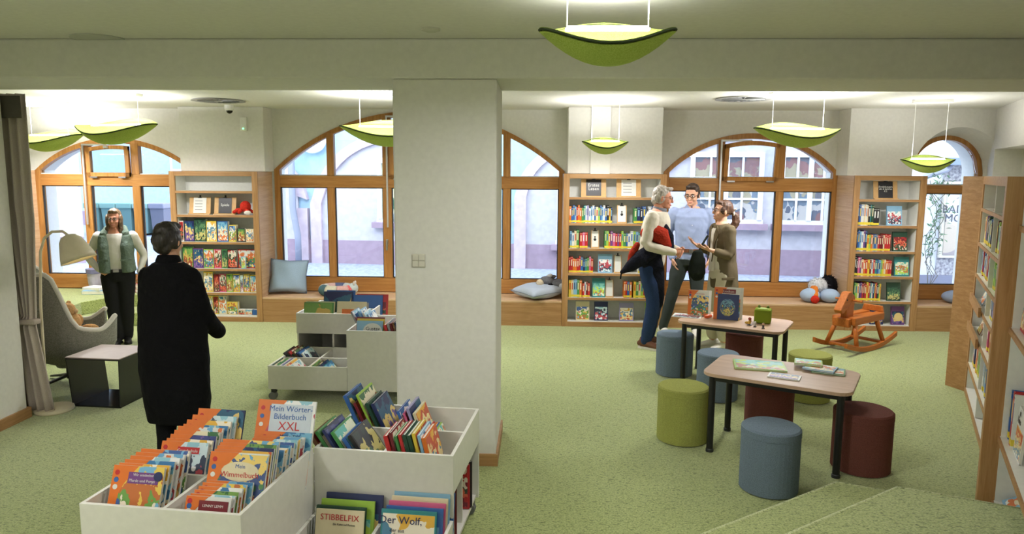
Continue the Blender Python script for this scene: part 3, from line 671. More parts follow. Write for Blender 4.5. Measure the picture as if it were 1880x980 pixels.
# mid divider panels with peg holes
hole = plain('peg_hole', (60, 60, 60), .6)
for a in (1.0, 2.0):
    o = bprism(MB(), a, a + .018, .01, DB, .06, 1.93).build('divider', SHELF_BACK, LC, True)
    for z in [1.90 - .032 * k for k in range(1, 6)]:
        p = bk(a - .001, .10, z); MB().ell(p, (.004, .004, .004), seg=6, rg=4).build('peg_hole', hole, o, True)
for z in [.98 + .045 * k for k in range(4)]:
    pass
for z in LZ:
    o = bprism(MB(), .03, PO, .006, DB, z - .022, z).build('shelf', LAM, LC, True); bprism(MB(), .03, PO, -.002, .007, z - .028, z).build('shelf_edge', OAKX, o, True)
for z in [1.74, 1.18, .56, .18]:
    o = bprism(MB(), PO + .07, 5.2, -.055, DB, z - .022, z).build('shelf', LAM, LC, True); bprism(MB(), PO + .07, 5.2, -.064, -.054, z - .03, z).build('shelf_edge', OAKX, o, True)

# ================================================================== book generators
COLS = {'r': ('red', (190, 40, 44)), 'o': ('orange', (222, 116, 40)), 'y': ('yellow', (230, 200, 70)), 'g': ('green', (70, 140, 76)), 'l': ('lime green', (158, 196, 74)), 't': ('teal', (52, 136, 140)),
        'b': ('blue', (52, 100, 168)), 'n': ('navy blue', (38, 48, 92)), 'c': ('light blue', (138, 184, 216)), 'p': ('purple', (112, 66, 130)), 'm': ('pink', (212, 96, 140)), 'w': ('white', (228, 228, 222)),
        'e': ('cream', (226, 214, 178)), 'k': ('black', (36, 34, 38)), 'a': ('grey', (150, 150, 152)), 'd': ('dark green', (36, 74, 56)), 'h': ('brown', (120, 78, 52)), 'v': ('lavender', (160, 156, 200)), 'x': ('dark red', (116, 28, 40))}
def cmat(k): return plain('cover_' + COLS[k][0].replace(' ', '_'), COLS[k][1], .4)
YLAB = plain('yellow_spine_label', (226, 204, 64), .5); WLAB = plain('white_spine_label', (226, 226, 214), .5)
def spine_mesh(nm, lab):
    """unit book: x = thickness, y = depth (spine at y=0), z = height"""
    mb = MB(); mb.box(-.5, -.40, 0, 1, 0, 1, 0).box(.40, .5, 0, 1, 0, 1, 0).box(-.40, .40, 0, .03, 0, 1, 0).box(-.40, .40, .03, .97, .02, .975, 1)
    if lab: mb.box(-.505, .505, -.004, .25, .035, .16, 2)
    mb.box(-.22, .22, -.003, .01, .45, .84, 3); mb.box(-.46, .46, -.002, .01, .93, .945, 3)
    me = bpy.data.meshes.new(nm); me.from_pydata(mb.v, [], mb.f); me.polygons.foreach_set('material_index', mb.m)
    for q in (cmat('r'), PAPER, YLAB, cmat('w')): me.materials.append(q)
    return me
SPM = {k: spine_mesh('book_%s' % k, k != 'none') for k in ('yellow', 'none')}
CONTR = {'r': 'e', 'o': 'w', 'y': 'r', 'g': 'e', 'l': 'b', 't': 'e', 'b': 'y', 'n': 'c', 'c': 'n', 'p': 'e', 'm': 'w', 'w': 'b', 'e': 'r', 'k': 'w', 'a': 'k', 'd': 'e', 'h': 'y', 'v': 'n', 'x': 'e'}
def spine_book(k, M, th, dp, h, label, group, lab='yellow'):
    o = bpy.data.objects.new('book', SPM[lab]); C.objects.link(o)
    o.matrix_world = M @ Matrix.Diagonal((th, dp, h, 1))
    for i, q in ((0, cmat(k)), (3, cmat(CONTR[k]))):
        o.material_slots[i].link = 'OBJECT'; o.material_slots[i].material = q
    return tag(o, label, 'book', group)
def row(cols, org, ux, length, place, group, h=(.19, .23), dp=.16, lab='yellow', jit=.01, start=1, tot=None):
    """a row of upright books from org along unit vector ux; spines face the viewer side"""
    n = len(cols); ws = [random.uniform(.75, 1.3) for _ in cols]; sc = length / sum(ws); x = 0
    uy = V((0, 0, 1)).cross(ux)                     # points away from the viewer, into the shelf
    for i, k in enumerate(cols):
        th = ws[i] * sc; hh = random.uniform(*h)
        M = Matrix((ux, uy, V((0, 0, 1)))).transposed().to_4x4(); M.translation = org + ux * (x + th / 2) + uy * random.uniform(0, jit) + V((0, 0, .001))
        adj = 'slim' if th < .018 else 'thick' if th > .035 else 'upright'
        spine_book(k, M, th * .96, dp, hh, '%s %s book, %s from left %s' % (adj, COLS[k][0], ORD[start + i], place), group, lab); x += th
PALS = {'sea': [(60, 120, 170), (120, 180, 210), (230, 220, 190), (220, 120, 60), (240, 240, 235)], 'wood': [(60, 110, 70), (120, 160, 80), (200, 170, 90), (150, 70, 50), (230, 220, 190)],
        'night': [(30, 40, 90), (60, 70, 130), (120, 90, 150), (230, 200, 120), (40, 90, 120)], 'sun': [(230, 180, 70), (200, 90, 60), (240, 220, 160), (90, 140, 170), (250, 240, 220)],
        'red': [(180, 40, 40), (120, 30, 40), (220, 110, 80), (60, 80, 60), (230, 220, 200)], 'snow': [(150, 200, 215), (210, 230, 235), (60, 70, 90), (190, 80, 90), (240, 240, 240)],
        'farm': [(120, 180, 215), (230, 200, 90), (190, 110, 60), (110, 160, 80), (245, 235, 215), (70, 100, 160)], 'town': [(110, 170, 210), (225, 225, 220), (220, 120, 70), (90, 140, 90), (70, 90, 140), (240, 210, 120)],
        'dark': [(30, 50, 44), (50, 90, 66), (90, 130, 90), (200, 190, 120), (24, 30, 36)], 'mint': [(90, 180, 170), (140, 210, 200), (190, 220, 90), (190, 120, 80), (230, 235, 210)]}
def cover_book(M, w, h, th, cover, pal, label, group=None, seed=0, title=None, tcol='w', tsize=.03, tpos=(.5, .8), band=None, art_box=(.06, .06, .94, .72), name='picture_book', badges=False, titles=(), scale=9, cat='book'):
    """book lying in local xz plane: x 0..w, z 0..h, front cover at y=0 facing -y, thickness to +y"""
    t = thing(name, label, cat, (0, 0, 0), 0, group); t.matrix_world = M
    b = MB(); b.box(0, w, 0, .003, 0, h, 0).box(0, w, th - .003, th, 0, h, 0).box(0, .003, .003, th - .003, 0, h, 0).box(.003, w - .004, .003, th - .003, .003, h - .003, 1)
    b.build('binding', [cmat(cover) if cover in COLS else MATS[cover], PAPER], t)
    a = art_box
    if pal: MB().box(w * a[0], w * a[2], -.0012, 0, h * a[1], h * a[3]).build('cover_picture', art('print_%s_%d' % (pal, seed), PALS[pal], seed, scale), t)
    if band:
        pts = [(0, -.0016, 0)]; n = 8
        for i in range(n + 1): z = i / n; pts.append((w * (.16 + .5 * max(0, z - .55) ** 1.6 * 2.4), -.0016, h * z))
        pts.append((0, -.0016, h))
        MB().prism(pts, (0, .0015, 0)).build('cover_band', cmat(band), t)
    if badges:
        for i, k in enumerate(badges):
            MB().lathe([(.011, 0), (.011, .001)], (0, 0, 0), 12, 0, Matrix.Translation((w * .09, -.0018, h * (.9 - .1 * i))) @ Matrix.Rotation(PI / 2, 4, 'X')).build('badge', cmat(k), t)
    tl = [(title, tsize, tcol, tpos)] if title else []
    for s, sz, cl, ps in tl + list(titles):
        text('title', s, sz, cmat(cl), t, Matrix.Translation((w * ps[0], -.0032, h * ps[1])) @ Matrix.Rotation(PI / 2, 4, 'X'))
    return t
def standM(x, y, z, tilt=0, rz=0):
    return Matrix.Translation((x, y, z)) @ Matrix.Rotation(rz, 4, 'Z') @ Matrix.Rotation(-tilt, 4, 'X')
def sign_stand(px0, px1, zsh, y, lab, words=None, board='k', wood_w=True, hh=.20, paper=None, icon=None, ylab='paper sheet'):
    x0 = aty(px0, 350, y).x; x1 = aty(px1, 350, y).x; w = x1 - x0
    t = thing('sign_stand', lab, 'sign', ((x0 + x1) / 2, y, zsh + .001)); tl = R(10)
    Mx = Matrix.Rotation(-tl, 4, 'X')
    MB().box(-w / 2, w / 2, 0, .008, 0, hh, 0, Mx).build('wood_board', wood('stand_ply', (214, 176, 122), (196, 154, 100), 'Z'), t)
    MB().box(-w / 2, w / 2, -.035, .0, 0, .012).build('foot_ledge', MATS['stand_ply'], t)
    iw = w * (.60 if wood_w else .82)
    MB().box(-iw / 2, iw / 2, -.004, -.0005, .015, hh * .97, 0, Mx).build('sign_sheet', cmat(board), t)
    cl = MB(); cl.box(-.022, .022, -.012, .014, hh * .95, hh * .995, 0, Mx).box(-.008, .008, -.008, .01, hh * .99, hh * 1.12, 0, Mx); cl.build('bulldog_clip', DARKP, t)
    if words: text('sign_text', words[0], words[1], cmat(words[2]), t, Mx @ Matrix.Translation((words[3] if len(words) > 3 else 0, -.0055, hh * .55)) @ Matrix.Rotation(PI / 2, 4, 'X'))
    if paper:
        for i in range(4): MB().box(-iw * .38, iw * .2, -.0052, -.004, hh * (.25 + .17 * i), hh * (.25 + .17 * i) + .008, 0, Mx).build('text_line', plain('print_grey', (150, 150, 150), .7), t)
    if icon:
        MB().ell((0, -.005, hh * .48), (.018, .002, .018), 0, Mx).ell((0, -.005, hh * .62), (.011, .002, .012), 0, Mx).build('printed_icon', cmat('k'), t)
    return t
# ================================================================== contents of the wall bookcases
UX = V((1, 0, 0))
def wr(case, zsh, p0, p1, cols, place, h=(.185, .23), y=YF + .02, lab='yellow', start=1):
    py = 318 + (2 - zsh) * 143 - 10
    a = aty(p0, py, y).x; b = aty(p1, py, y).x
    row(cols, V((a, y, zsh)), UX, b - a, place, case, h, .15, lab, start=start)
def wc(case, zsh, p0, p1, hgt, cover, pal, label, seed=0, y=YF + .05, th=.02, tilt=8, **kw):
    py = 318 + (2 - zsh) * 143 - 10
    a = aty(p0, py, y).x; b = aty(p1, py, y).x
    return cover_book(standM(a, y, zsh + .004, R(tilt)), b - a, hgt, th, cover, pal, label, case, seed, **kw)
g = 'books in the bookcase behind the grey-haired man'; P = 'on the %s shelf behind the grey-haired man'
wr(g, 1.365, 1045, 1124, 'obbcroogtwvwcwbelbcwbkyn', P % 'upper'); wr(g, 1.365, 1164, 1212, 'gnkbkwbnt', P % 'upper', start=25 - 0)
wr(g, 1.035, 1046, 1063, 'cweg', P % 'second', (.2, .25)); wr(g, 1.035, 1064, 1079, 'rmr', P % 'second', (.2, .215), start=5); wr(g, 1.035, 1110, 1175, 'glopmrprlgbwwlct', P % 'second', start=8)
wr(g, .71, 1044, 1089, 'rroorrbntgmr', P % 'third', (.18, .22)); wr(g, .71, 1172, 1206, 'wcnrgb', P % 'third', start=13)
wr(g, .385, 1044, 1068, 'yeccgo', P % 'fourth', (.22, .24)); wr(g, .385, 1069, 1083, 'rwxr', P % 'fourth', (.18, .22), start=7); wr(g, .385, 1145, 1160, 'orbo', P % 'fourth', (.2, .225), start=11); wr(g, .385, 1163, 1200, 'ygelrcg', P % 'fourth', start=15)
wc(g, .71, 1098, 1124, .245, 'c', 'snow', 'light blue picture book showing a penguin-like bird, facing out behind the man', 1, scale=11)
wc(g, .385, 1087, 1111, .25, 't', 'mint', 'turquoise picture book with a brown hut, facing out on the fourth shelf', 2)
wc(g, .07, 1057, 1082, .25, 'e', 'farm', 'cream picture book with a red boat, leftmost on the bottom shelf behind the man', 3)
wc(g, .07, 1091, 1116, .25, 'n', 'snow', 'blue night picture book with green base, second on the bottom shelf behind the man', 4)
wc(g, .07, 1137, 1163, .24, 'v', 'sun', 'picture book with animals on yellow ground, beside the jeans of the grey-haired man', 5)
wc(g, .07, 1184, 1206, .24, 'l', 'mint', 'yellow-green picture book seen between the legs of the grey-haired man', 6)
sign_stand(1067, 1113, 1.70, YF + .10, 'black sign on an oak clip board reading first reading, top shelf', ('Erstes\nLesen', .06, 'w'), 'k', True, .235)
sign_stand(1132, 1177, 1.70, YF + .10, 'white list sheet on an oak clip board, top shelf behind the man', None, 'w', True, .235, paper=True)
sign_stand(1134, 1152, 1.365, YF + .06, 'white clip sign with a black spider figure, upper book shelf', None, 'w', False, .235, icon=True)
sign_stand(1087, 1102, 1.035, YF + .06, 'white clip sign with a dark figure between two rows, second book shelf', None, 'w', False, .235, icon=True)
sign_stand(1131, 1145, .71, YF + .06, 'plain white clip sign beside the penguin picture book', None, 'w', False, .235)
sign_stand(1116, 1131, .385, YF + .06, 'white clip sign with a faint drawing, beside the turquoise picture book', None, 'w', False, .235)
g = 'books in the bookcase behind the rocking horse'; P = 'on the %s shelf behind the rocking horse'
wr(g, 1.365, 1575, 1594, 'nbwwewe', P % 'upper', (.25, .27)); wr(g, 1.365, 1594, 1604, 'ktd', P % 'upper', (.26, .27), start=8); wr(g, 1.365, 1604, 1615, 'kk', P % 'upper', (.21, .22), start=11)
wr(g, 1.035, 1573, 1592, 'nbcwpn', P % 'second', (.25, .27)); wr(g, 1.035, 1592, 1635, 'yloabarxxerrr', P % 'second', (.2, .22), start=7)
wr(g, .71, 1569, 1581, 'kkmp', P % 'third', (.23, .26)); wr(g, .71, 1581, 1637, 'eoryxwrtbclyeorr', P % 'third', (.2, .22), start=5)
wr(g, .385, 1568, 1617, 'glenprxryrtwnyrkgy', P % 'fourth', (.21, .25))
wc(g, 1.365, 1629, 1657, .25, 'c', 'snow', 'pale blue book with flying birds, facing out on the upper book shelf behind the horse', 7, scale=16)
wc(g, 1.035, 1640, 1667, .25, 'd', 'red', 'dark red and green book facing out on the second shelf behind the horse', 8, scale=14)
wc(g, .71, 1643, 1670, .25, 't', 'mint', 'teal book with a pink unicorn, facing out on the third shelf behind the horse', 9, scale=12)
wc(g, .385, 1629, 1654, .24, 'd', 'dark', 'dark green jungle book facing out on the fourth shelf behind the horse', 10, scale=16)
wc(g, .07, 1575, 1586, .17, 'd', 'dark', 'small dark green book on the bottom shelf, just above the horse back', 11)
wc(g, .07, 1598, 1622, .24, 'n', 'night', 'navy blue book on the bottom shelf behind the horse seat', 12)
o = wc(g, .07, 1637, 1661, .24, 'p', 'night', 'purple book with a large yellow moon, right end of the bottom shelf', 13)
MB().ell((.09, -.002, .1), (.055, .0015, .055)).build('printed_moon', plain('moon_yellow', (232, 206, 140), .5), o)
sign_stand(1605, 1649, 1.70, YF + .10, 'black sign on an oak clip board naming stories for six-year-olds', ('Erzählungen\nab 6 Jahren\n4.1', .036, 'w'), 'k', True, .235)
# ---- games in the left bookcase
def box(zsh, p0, p1, hgt, cover, pal, label, seed, th=.07, y=YF + .05, **kw):
    return wc('games in the left bookcase', zsh, p0, p1, hgt, cover, pal, label, seed, y, th, 1, name='game_box', cat='game', art_box=(.05, .05, .95, .95), scale=13, **kw)
box(1.07, 324, 338, .27, 'w', 'red', 'white and red game box, left end of the upper games shelf', 20)
box(1.07, 340, 357, .27, 'n', 'night', 'dark blue game box, second on the upper games shelf', 21)
box(1.07, 358, 379, .30, 'd', 'dark', 'large dark green game box on the upper games shelf', 22)
box(1.07, 380, 398, .27, 'y', 'sun', 'yellow puzzle box on the upper games shelf', 23)
box(1.07, 400, 419, .27, 'b', 'sea', 'blue illustrated game box on the upper games shelf', 24)
box(1.07, 421, 434, .22, 'y', 'farm', 'small yellow game box with a white wedge, upper games shelf', 25)
box(1.07, 437, 450, .18, 'k', 'wood', 'dark low game box near the right end of the upper games shelf', 26)
box(1.07, 452, 466, .17, 'e', 'sun', 'cream and orange round-picture game box, right end of the upper games shelf', 27)
box(1.07, 443, 465, .04, 'd', None, 'flat green game box lying on two low boxes, upper games shelf', 28) if False else None
box(.713, 337, 355, .28, 'g', 'wood', 'green and yellow game box, left end of the middle games shelf', 30)
box(.713, 356, 374, .26, 'p', 'night', 'purple game box on the middle games shelf', 31)
box(.713, 375, 393, .25, 'l', 'town', 'green game box with many small figures, middle games shelf', 32)
box(.713, 394, 407, .25, 'm', 'red', 'pink game box on the middle games shelf', 33)
box(.713, 408, 418, .25, 'g', 'dark', 'narrow green game box beside the pink one', 34)
box(.713, 419, 436, .25, 'k', 'red', 'dark game box with white lettering on the middle games shelf', 35, title='Clu', tsize=.06, tpos=(.5, .82))
box(.713, 438, 470, .25, 'r', 'town', 'wide red board game box, right end of the middle games shelf', 36, title='MONOPOLY', tsize=.042, tpos=(.5, .86), y=YF + .07)
box(.713, 443, 451, .16, 'c', 'mint', 'small light green card box in front of the wide red game box', 37, th=.03, y=YF + .02)
box(.39, 358, 374, .12, 'y', 'sea', 'low blue and yellow game box, left on the lower games shelf', 40)
box(.39, 375, 392, .27, 'y', 'sun', 'tall yellow game box on the lower games shelf', 41)
box(.39, 394, 403, .24, 'x', 'red', 'narrow dark red game box on the lower games shelf', 42)
box(.39, 404, 416, .24, 'm', 'red', 'pink and white game box on the lower games shelf', 43)
box(.39, 417, 428, .24, 'l', 'wood', 'green game box in the middle of the lower games shelf', 44)
box(.39, 429, 441, .24, 'y', 'farm', 'yellow game box with a white wedge, lower games shelf', 45)
box(.39, 442, 447, .23, 'w', 'snow', 'narrow white game box on the lower games shelf', 46)
box(.39, 448, 459, .24, 'y', 'town', 'yellow children game box near the right end of the lower games shelf', 47)
box(.39, 460, 472, .23, 'y', 'sea', 'yellow and blue game box, right end of the lower games shelf', 48)
box(.085, 372, 382, .25, 'y', 'wood', 'yellow game box, left on the bottom games shelf', 50)
box(.085, 383, 392, .25, 'y', 'sun', 'second yellow game box on the bottom games shelf', 51)
box(.085, 393, 402, .25, 'y', 'red', 'third yellow game box on the bottom games shelf', 52)
box(.085, 403, 417, .25, 'e', 'sea', 'cream and blue game box on the bottom games shelf', 53)
box(.085, 418, 437, .17, 'y', 'farm', 'lower yellow game box on the bottom games shelf', 54)
box(.085, 438, 450, .07, 'w', 'red', 'flat white card box with red print, bottom games shelf', 55, y=YF + .03)
box(.085, 451, 463, .07, 'w', 'sea', 'flat white card box, bottom games shelf', 56, y=YF + .03)
box(.085, 464, 474, .07, 'b', None, 'small blue card box, right end of the bottom games shelf', 57, y=YF + .03)
sign_stand(345, 384, 1.43, YF + .10, 'clip board with a printed white sheet, left of the games sign', None, 'w', True, .23, paper=True)
sign_stand(391, 431, 1.43, YF + .10, 'black games sign on an oak clip board beside the red plush toy', ('Spiele', .05, 'w'), 'k', True, .23)
pl = thing('plush_octopus', 'red plush octopus lying on the games bookcase shelf', 'soft toy', (aty(447, 388, YF + .1).x, YF + .1, 1.43))
RP = fabric('red_plush', (204, 52, 38), 60, .3, .8)
MB().ell((.03, 0, .11), (.07, .07, .075)).build('head', RP, pl, smooth=True)
for k in range(6):
    a = 2 * PI * k / 6 + .3; q = MB(); rr = .12
    q.tube([(.02 * math.cos(a), .02 * math.sin(a), .07), (.08 * math.cos(a), .05 * math.sin(a), .06), (rr * math.cos(a) * 1.05, .08 * math.sin(a), .035)], [.028, .026, .02], 8, rnd=True).build('arm', RP, pl, smooth=True)
MB().ell((.08, -.06, .03), (.05, .03, .028)).build('muzzle', fabric('white_plush', (226, 222, 214), 60, .1, .8), pl, smooth=True)

# ================================================================== books in the long angled bookcase
def lr(z, a0, a1, cols, place, h=(.2, .25), d=.03, lab='yellow', start=1, grp='books in the long bookcase'):
    row(cols, bk(a0, d, z), BU, a1 - a0, place, grp, h, .18, lab, .012, start)
P = 'on the %s shelf of the long right bookcase'
def segs(z, nm, spec, h):
    st = 1
    for a0, a1, c in spec:
        lr(z, a0, a1, c, P % nm, h, start=st); st += len(c)
segs(1.41, 'second', [(.10, .72, 'eymvpbddrwgbkt'), (1.06, 1.62, 'hklwdddrbwno'), (2.05, 2.7, 'rrxwarrbktwyo')], (.2, .25))
segs(1.13, 'third', [(.10, .80, 'cbwrbwnvbwrkcb'), (1.06, 1.7, 'lllglgldgdgl'), (2.05, 2.7, 'akwaxhkrwbde')], (.18, .22))
segs(.90, 'fourth', [(1.06, 1.75, 'ywnvbwtgdrwk'), (2.05, 2.75, 'wvmcknyrbew')], (.17, .19))
segs(.64, 'fifth', [(1.06, 1.75, 'emhowmggtrby'), (2.05, 2.75, 'dkgekbwryno')], (.19, .22))
segs(.30, 'sixth', [(.10, .8, 'kwrnwroegldb'), (1.06, 1.6, 'wcnbvwbbkt'), (2.05, 2.7, 'ewkvagtrbw')], (.24, .29))
for i, (a, z, pal, cv, lb) in enumerate(((.3, .90, 'sea', 'c', 'pale framed picture book on the upper slanted ledge of the long bookcase'), (.3, .64, 'wood', 'h', 'brown picture book on the lower slanted display ledge of the long bookcase'))):
    Mx = Matrix((BU, V((0, 0, 1)).cross(BU), V((0, 0, 1)))).transposed().to_4x4(); Mx.translation = bk(a, .03, z + .003)
    cover_book(Mx @ Matrix.Rotation(-R(20), 4, 'X'), .22, .19, .02, cv, pal, lb, None, 60 + i)
    o = bprism(MB(), .07, .95, -.03, -.01, z - .03, z + .05).build('display_lip', OAKX, LC, True)
# wooden stand on its top shelf
ws = thing('wooden_stand', 'small tilted wooden stand on the empty top shelf of the long bookcase', 'stand', tuple(bk(.86, .1, 1.72)))
MB().prism([bk(.80, .04, 1.722), bk(.83, .04, 1.722), bk(.94, .04, 1.90), bk(.92, .04, 1.90)], (-BN) * .1).build('board', OAKZ, ws, True); bprism(MB(), .72, .84, .03, .14, 1.7205, 1.732).build('foot', OAKX, ws, True)
# near unit: large picture books at the picture's right edge
GN = 'large books at the right picture edge'
lr(.56, PO + .09, PO + .26, 'bbryrw', 'on the near shelf at the right picture edge', (.27, .31), -.03, start=1, grp=GN)
Mx = Matrix((BU, V((0, 0, 1)).cross(BU), V((0, 0, 1)))).transposed().to_4x4(); Mx.translation = bk(PO + .30, -.02, .562)
cover_book(Mx @ Matrix.Rotation(-R(3), 4, 'X'), .22, .25, .012, 'w', 'sun', 'white comic book with cartoon animals facing out at the right picture edge', GN, 70, title='in\nKino', tsize=.05, tcol='k', tpos=(.3, .82), art_box=(.05, .04, .95, .6), scale=14)
Mx.translation = bk(PO + .12, -.02, 1.182)
cover_book(Mx @ Matrix.Rotation(-R(3), 4, 'X'), .2, .27, .03, 'r', 'sun', 'red and yellow picture book high at the right picture edge', GN, 71, scale=10)
Mx2 = Matrix((BU, V((0, 0, 1)).cross(BU), V((0, 0, 1)))).transposed().to_4x4(); Mx2.translation = bk(PO + .1, -.02, .20)
cover_book(Mx2 @ Matrix.Rotation(-R(60), 4, 'X'), .3, .24, .012, 'c', 'sea', 'blue picture book with a brown animal, lowest at the right picture edge', GN, 72, scale=8)
lr(1.18, PO + .42, PO + .8, 'rybgow', 'on the upper near shelf at the right picture edge', (.25, .3), -.03, grp=GN)
# ================================================================== tables and stools
ASH = wood('table_laminate', (206, 176, 152), (190, 158, 134), 'X', .6, .4)
def kid_table(lab, x, y, rz, L=.985, W=.64, H=.60):
    t = thing('kids_table', lab, 'table', (x, y, 0), rz)
    pts = []; r = .10
    for sx, sy, a0 in ((1, 1, 0), (-1, 1, 90), (-1, -1, 180), (1, -1, 270)):
        for k in range(6): a = R(a0 + 18 * k); pts.append((sx * (L / 2 - r) + r * math.cos(a), sy * (W / 2 - r) + r * math.sin(a), H - .025))
    MB().prism(pts, (0, 0, .025)).build('tabletop', ASH, t, bevel=.004)
    for a, b, c, d in ((-L / 2 + .07, L / 2 - .07, -W / 2 + .055, -W / 2 + .075), (-L / 2 + .07, L / 2 - .07, W / 2 - .075, W / 2 - .055), (-L / 2 + .055, -L / 2 + .075, -W / 2 + .07, W / 2 - .07), (L / 2 - .075, L / 2 - .055, -W / 2 + .07, W / 2 - .07)):
        MB().box(a, b, c, d, H - .065, H - .025).build('apron', BLACKM, t)
    for sx in (-1, 1):
        for sy in (-1, 1):
            o = MB().tube([(sx * (L / 2 - .07), sy * (W / 2 - .07), .02), (sx * (L / 2 - .07), sy * (W / 2 - .07), H - .025)], .024, 14).build('leg', BLACKM, t, smooth=False)
            MB().lathe([(.028, 0), (.028, .02), (.024, .025)], (sx * (L / 2 - .07), sy * (W / 2 - .07), 0), 14).build('foot_cap', DARKP, o)
    return t
T1 = kid_table('nearer low table with picture books lying flat on it', 1.757, 5.01, R(-29))
T2 = kid_table('farther low table with two standing books and a green cube', 1.92, 6.81, R(-29))
def stool(col, lab, x, y, r=.182, h=.42):
    t = thing('round_stool', lab, 'stool', (x, y, 0), 0, 'round felt stools'); m_ = {'blue': (116, 132, 148), 'green': (166, 170, 92), 'red': (116, 70, 62)}[col]
    fm = fabric(col + '_stool_felt', m_, 220, .3, .3)
    MB().lathe([(r, .008), (r, h - .055)], seg=40).build('side_cover', fm, t, smooth=False)
    MB().lathe([(r, h - .055), (r + .002, h - .052), (r + .001, h - .012), (r - .01, h - .002), (r - .06, h), (.001, h)], seg=48).build('seat_cushion', fm, t, smooth=True).modifiers.new('crisp', 'EDGE_SPLIT').split_angle = R(35)
    MB().lathe([(r - .02, 0), (r - .02, .012), (.001, .012)], seg=30).build('base_plate', DARKP, t)
    o = t.children[0]; o.data.polygons.foreach_set('use_smooth', [len(p.vertices) == 4 for p in o.data.polygons])
stool('blue', 'blue-grey felt stool at the far table, nearest the brown shoes', 1.39, 7.03)
stool('blue', 'blue-grey felt stool between the two tables, behind the near table leg', 1.63, 6.27)
stool('blue', 'blue-grey felt stool standing in the foreground before the near table', 1.50, 4.40)
stool('green', 'olive green felt stool at the left end of the near table', 1.115, 5.24, .19)
stool('green', 'olive green felt stool between near table and rocking horse', 2.45, 6.28)
stool('red', 'dark red felt stool under the far table', 2.10, 7.10)
stool('red', 'dark red felt stool under the middle of the near table', 1.83, 5.45)
stool('red', 'dark red felt stool at the right corner of the near table', 2.24, 4.76, .19)
# ---- things on the tables
TH = .601
def flat_book(px, py, z, w, h, th, rz, cover, pal, lab, seed, name='picture_book', **kw):
    p = atz(px, py, z); M = Matrix.Translation((p.x, p.y, z + th)) @ Matrix.Rotation(rz, 4, 'Z') @ Matrix.Translation((-w / 2, -h / 2, 0)) @ Matrix.Rotation(-PI / 2, 4, 'X')
    return cover_book(M, w, h, th, cover, pal, lab, 'books lying on the near table', seed, name=name, **kw)
flat_book(1394, 672, TH, .36, .26, .012, R(-12), 'l', 'mint', 'large flat green and white picture book on the near table', 80, art_box=(.04, .04, .96, .96), scale=12)
flat_book(1440, 692, TH, .21, .13, .008, R(-26), 'w', 'night', 'thin white booklet with dark drawing, nearest the table edge', 81, art_box=(.06, .06, .94, .94), scale=18)
flat_book(1521, 682, TH, .22, .17, .012, R(-24), 'g', 'sea', 'bottom green-blue book of the fan on the near table', 82, art_box=(.05, .05, .95, .95))
flat_book(1506, 677, TH + .013, .21, .17, .012, R(-33), 'c', 'sea', 'middle light blue book of the fan on the near table', 83, art_box=(.05, .05, .95, .95))
flat_book(1484, 667, TH + .027, .19, .15, .014, R(-20), 'l', 'mint', 'topmost small green book of the fan on the near table', 84, art_box=(.05, .05, .95, .95))
def table_stand(px0, px1, py, w, h, lab, cover_t, seed, **kw):
    p = atz(px0, py, TH); M = standM(p.x, p.y, TH, R(6), R(-20))
    t = cover_book(M, w, h, .012, 'w', 'town', lab, None, seed, band='o', badges='rbw', art_box=(.1, .0, 1, .8), scale=16, **kw)
    b = MB(); b.box(0, w, .0125, .0165, 0, h, 0, Matrix.Translation((0, .0125, 0)) @ Matrix.Rotation(R(14), 4, 'Z') @ Matrix.Scale(1.12, 4, (1, 0, 0)) @ Matrix.Translation((0, -.0125, 0))); b.build('open_back_cover', cmat('w'), t)
    return t
table_stand(1262, 1290, 578, .20, .255, 'orange-edged book standing open on the far table, left one', 0, 85, titles=(('WAS MACHEN', .014, 'r', (.55, .86)),))
table_stand(1309, 1350, 585, .245, .315, 'larger orange-edged reference book standing open on the far table, right one', 0, 86, titles=(('Lexikon', .032, 'w', (.55, .88)),))
o = [c for c in C.objects if c.get('label', '').startswith('larger orange')][0]
MB().box(.08, .20, -.0028, -.0017, .258, .298).build('title_plate', cmat('x'), o)
MB().ell((.13, -.002, .12), (.075, .0012, .085)).build('printed_globe', art('globe_print', [(60, 90, 150), (90, 150, 90), (220, 200, 110), (50, 70, 120), (120, 170, 190)], 3, 22), o)
MB().box(.035, .235, -.0022, -.0013, .0, .25).build('printed_sky', plain('lex_blue', (40, 58, 110), .4), o)
lf = flat_book(1262, 580, TH, .28, .2, .004, R(-20), 'w', 'snow', 'white activity sheets lying on the far table corner', 87, name='activity_sheet', art_box=(.08, .08, .92, .92), scale=20)
lf['category'] = 'paper'
p = atz(1301, 584, TH); pn = thing('reading_pen', 'fat orange and white reading pen on the far table', 'pen', (p.x, p.y, TH), R(35))
MB().tube([(-.05, 0, .02), (-.02, 0, .02), (.03, 0, .021)], [.012, .019, .017], 12, rnd=True).build('barrel', plain('pen_orange', (220, 90, 40), .3), pn, smooth=True); MB().tube([(.03, 0, .021), (.06, 0, .02)], [.017, .012], 12, rnd=True).build('cap', WHITEP, pn, smooth=True)
p = atz(1400, 592, TH); cb = thing('audio_cube', 'green fabric audio cube box on the far table', 'speaker', (p.x, p.y, TH), R(-22))
MB().box(-.075, .075, -.07, .07, .002, .135).build('cube_body', fabric('cube_green', (128, 148, 44), 300, .15), cb, bevel=.014, seg=3); MB().box(-.05, .05, -.045, .045, .134, .139).build('top_plate', plain('cube_top', (150, 170, 60), .5), cb)
for sx in (-1, 1): MB().ell((sx * .04, .03, .145), (.014, .014, .018)).build('ear', plain('cube_ear', (100, 118, 36), .6), cb, smooth=True)
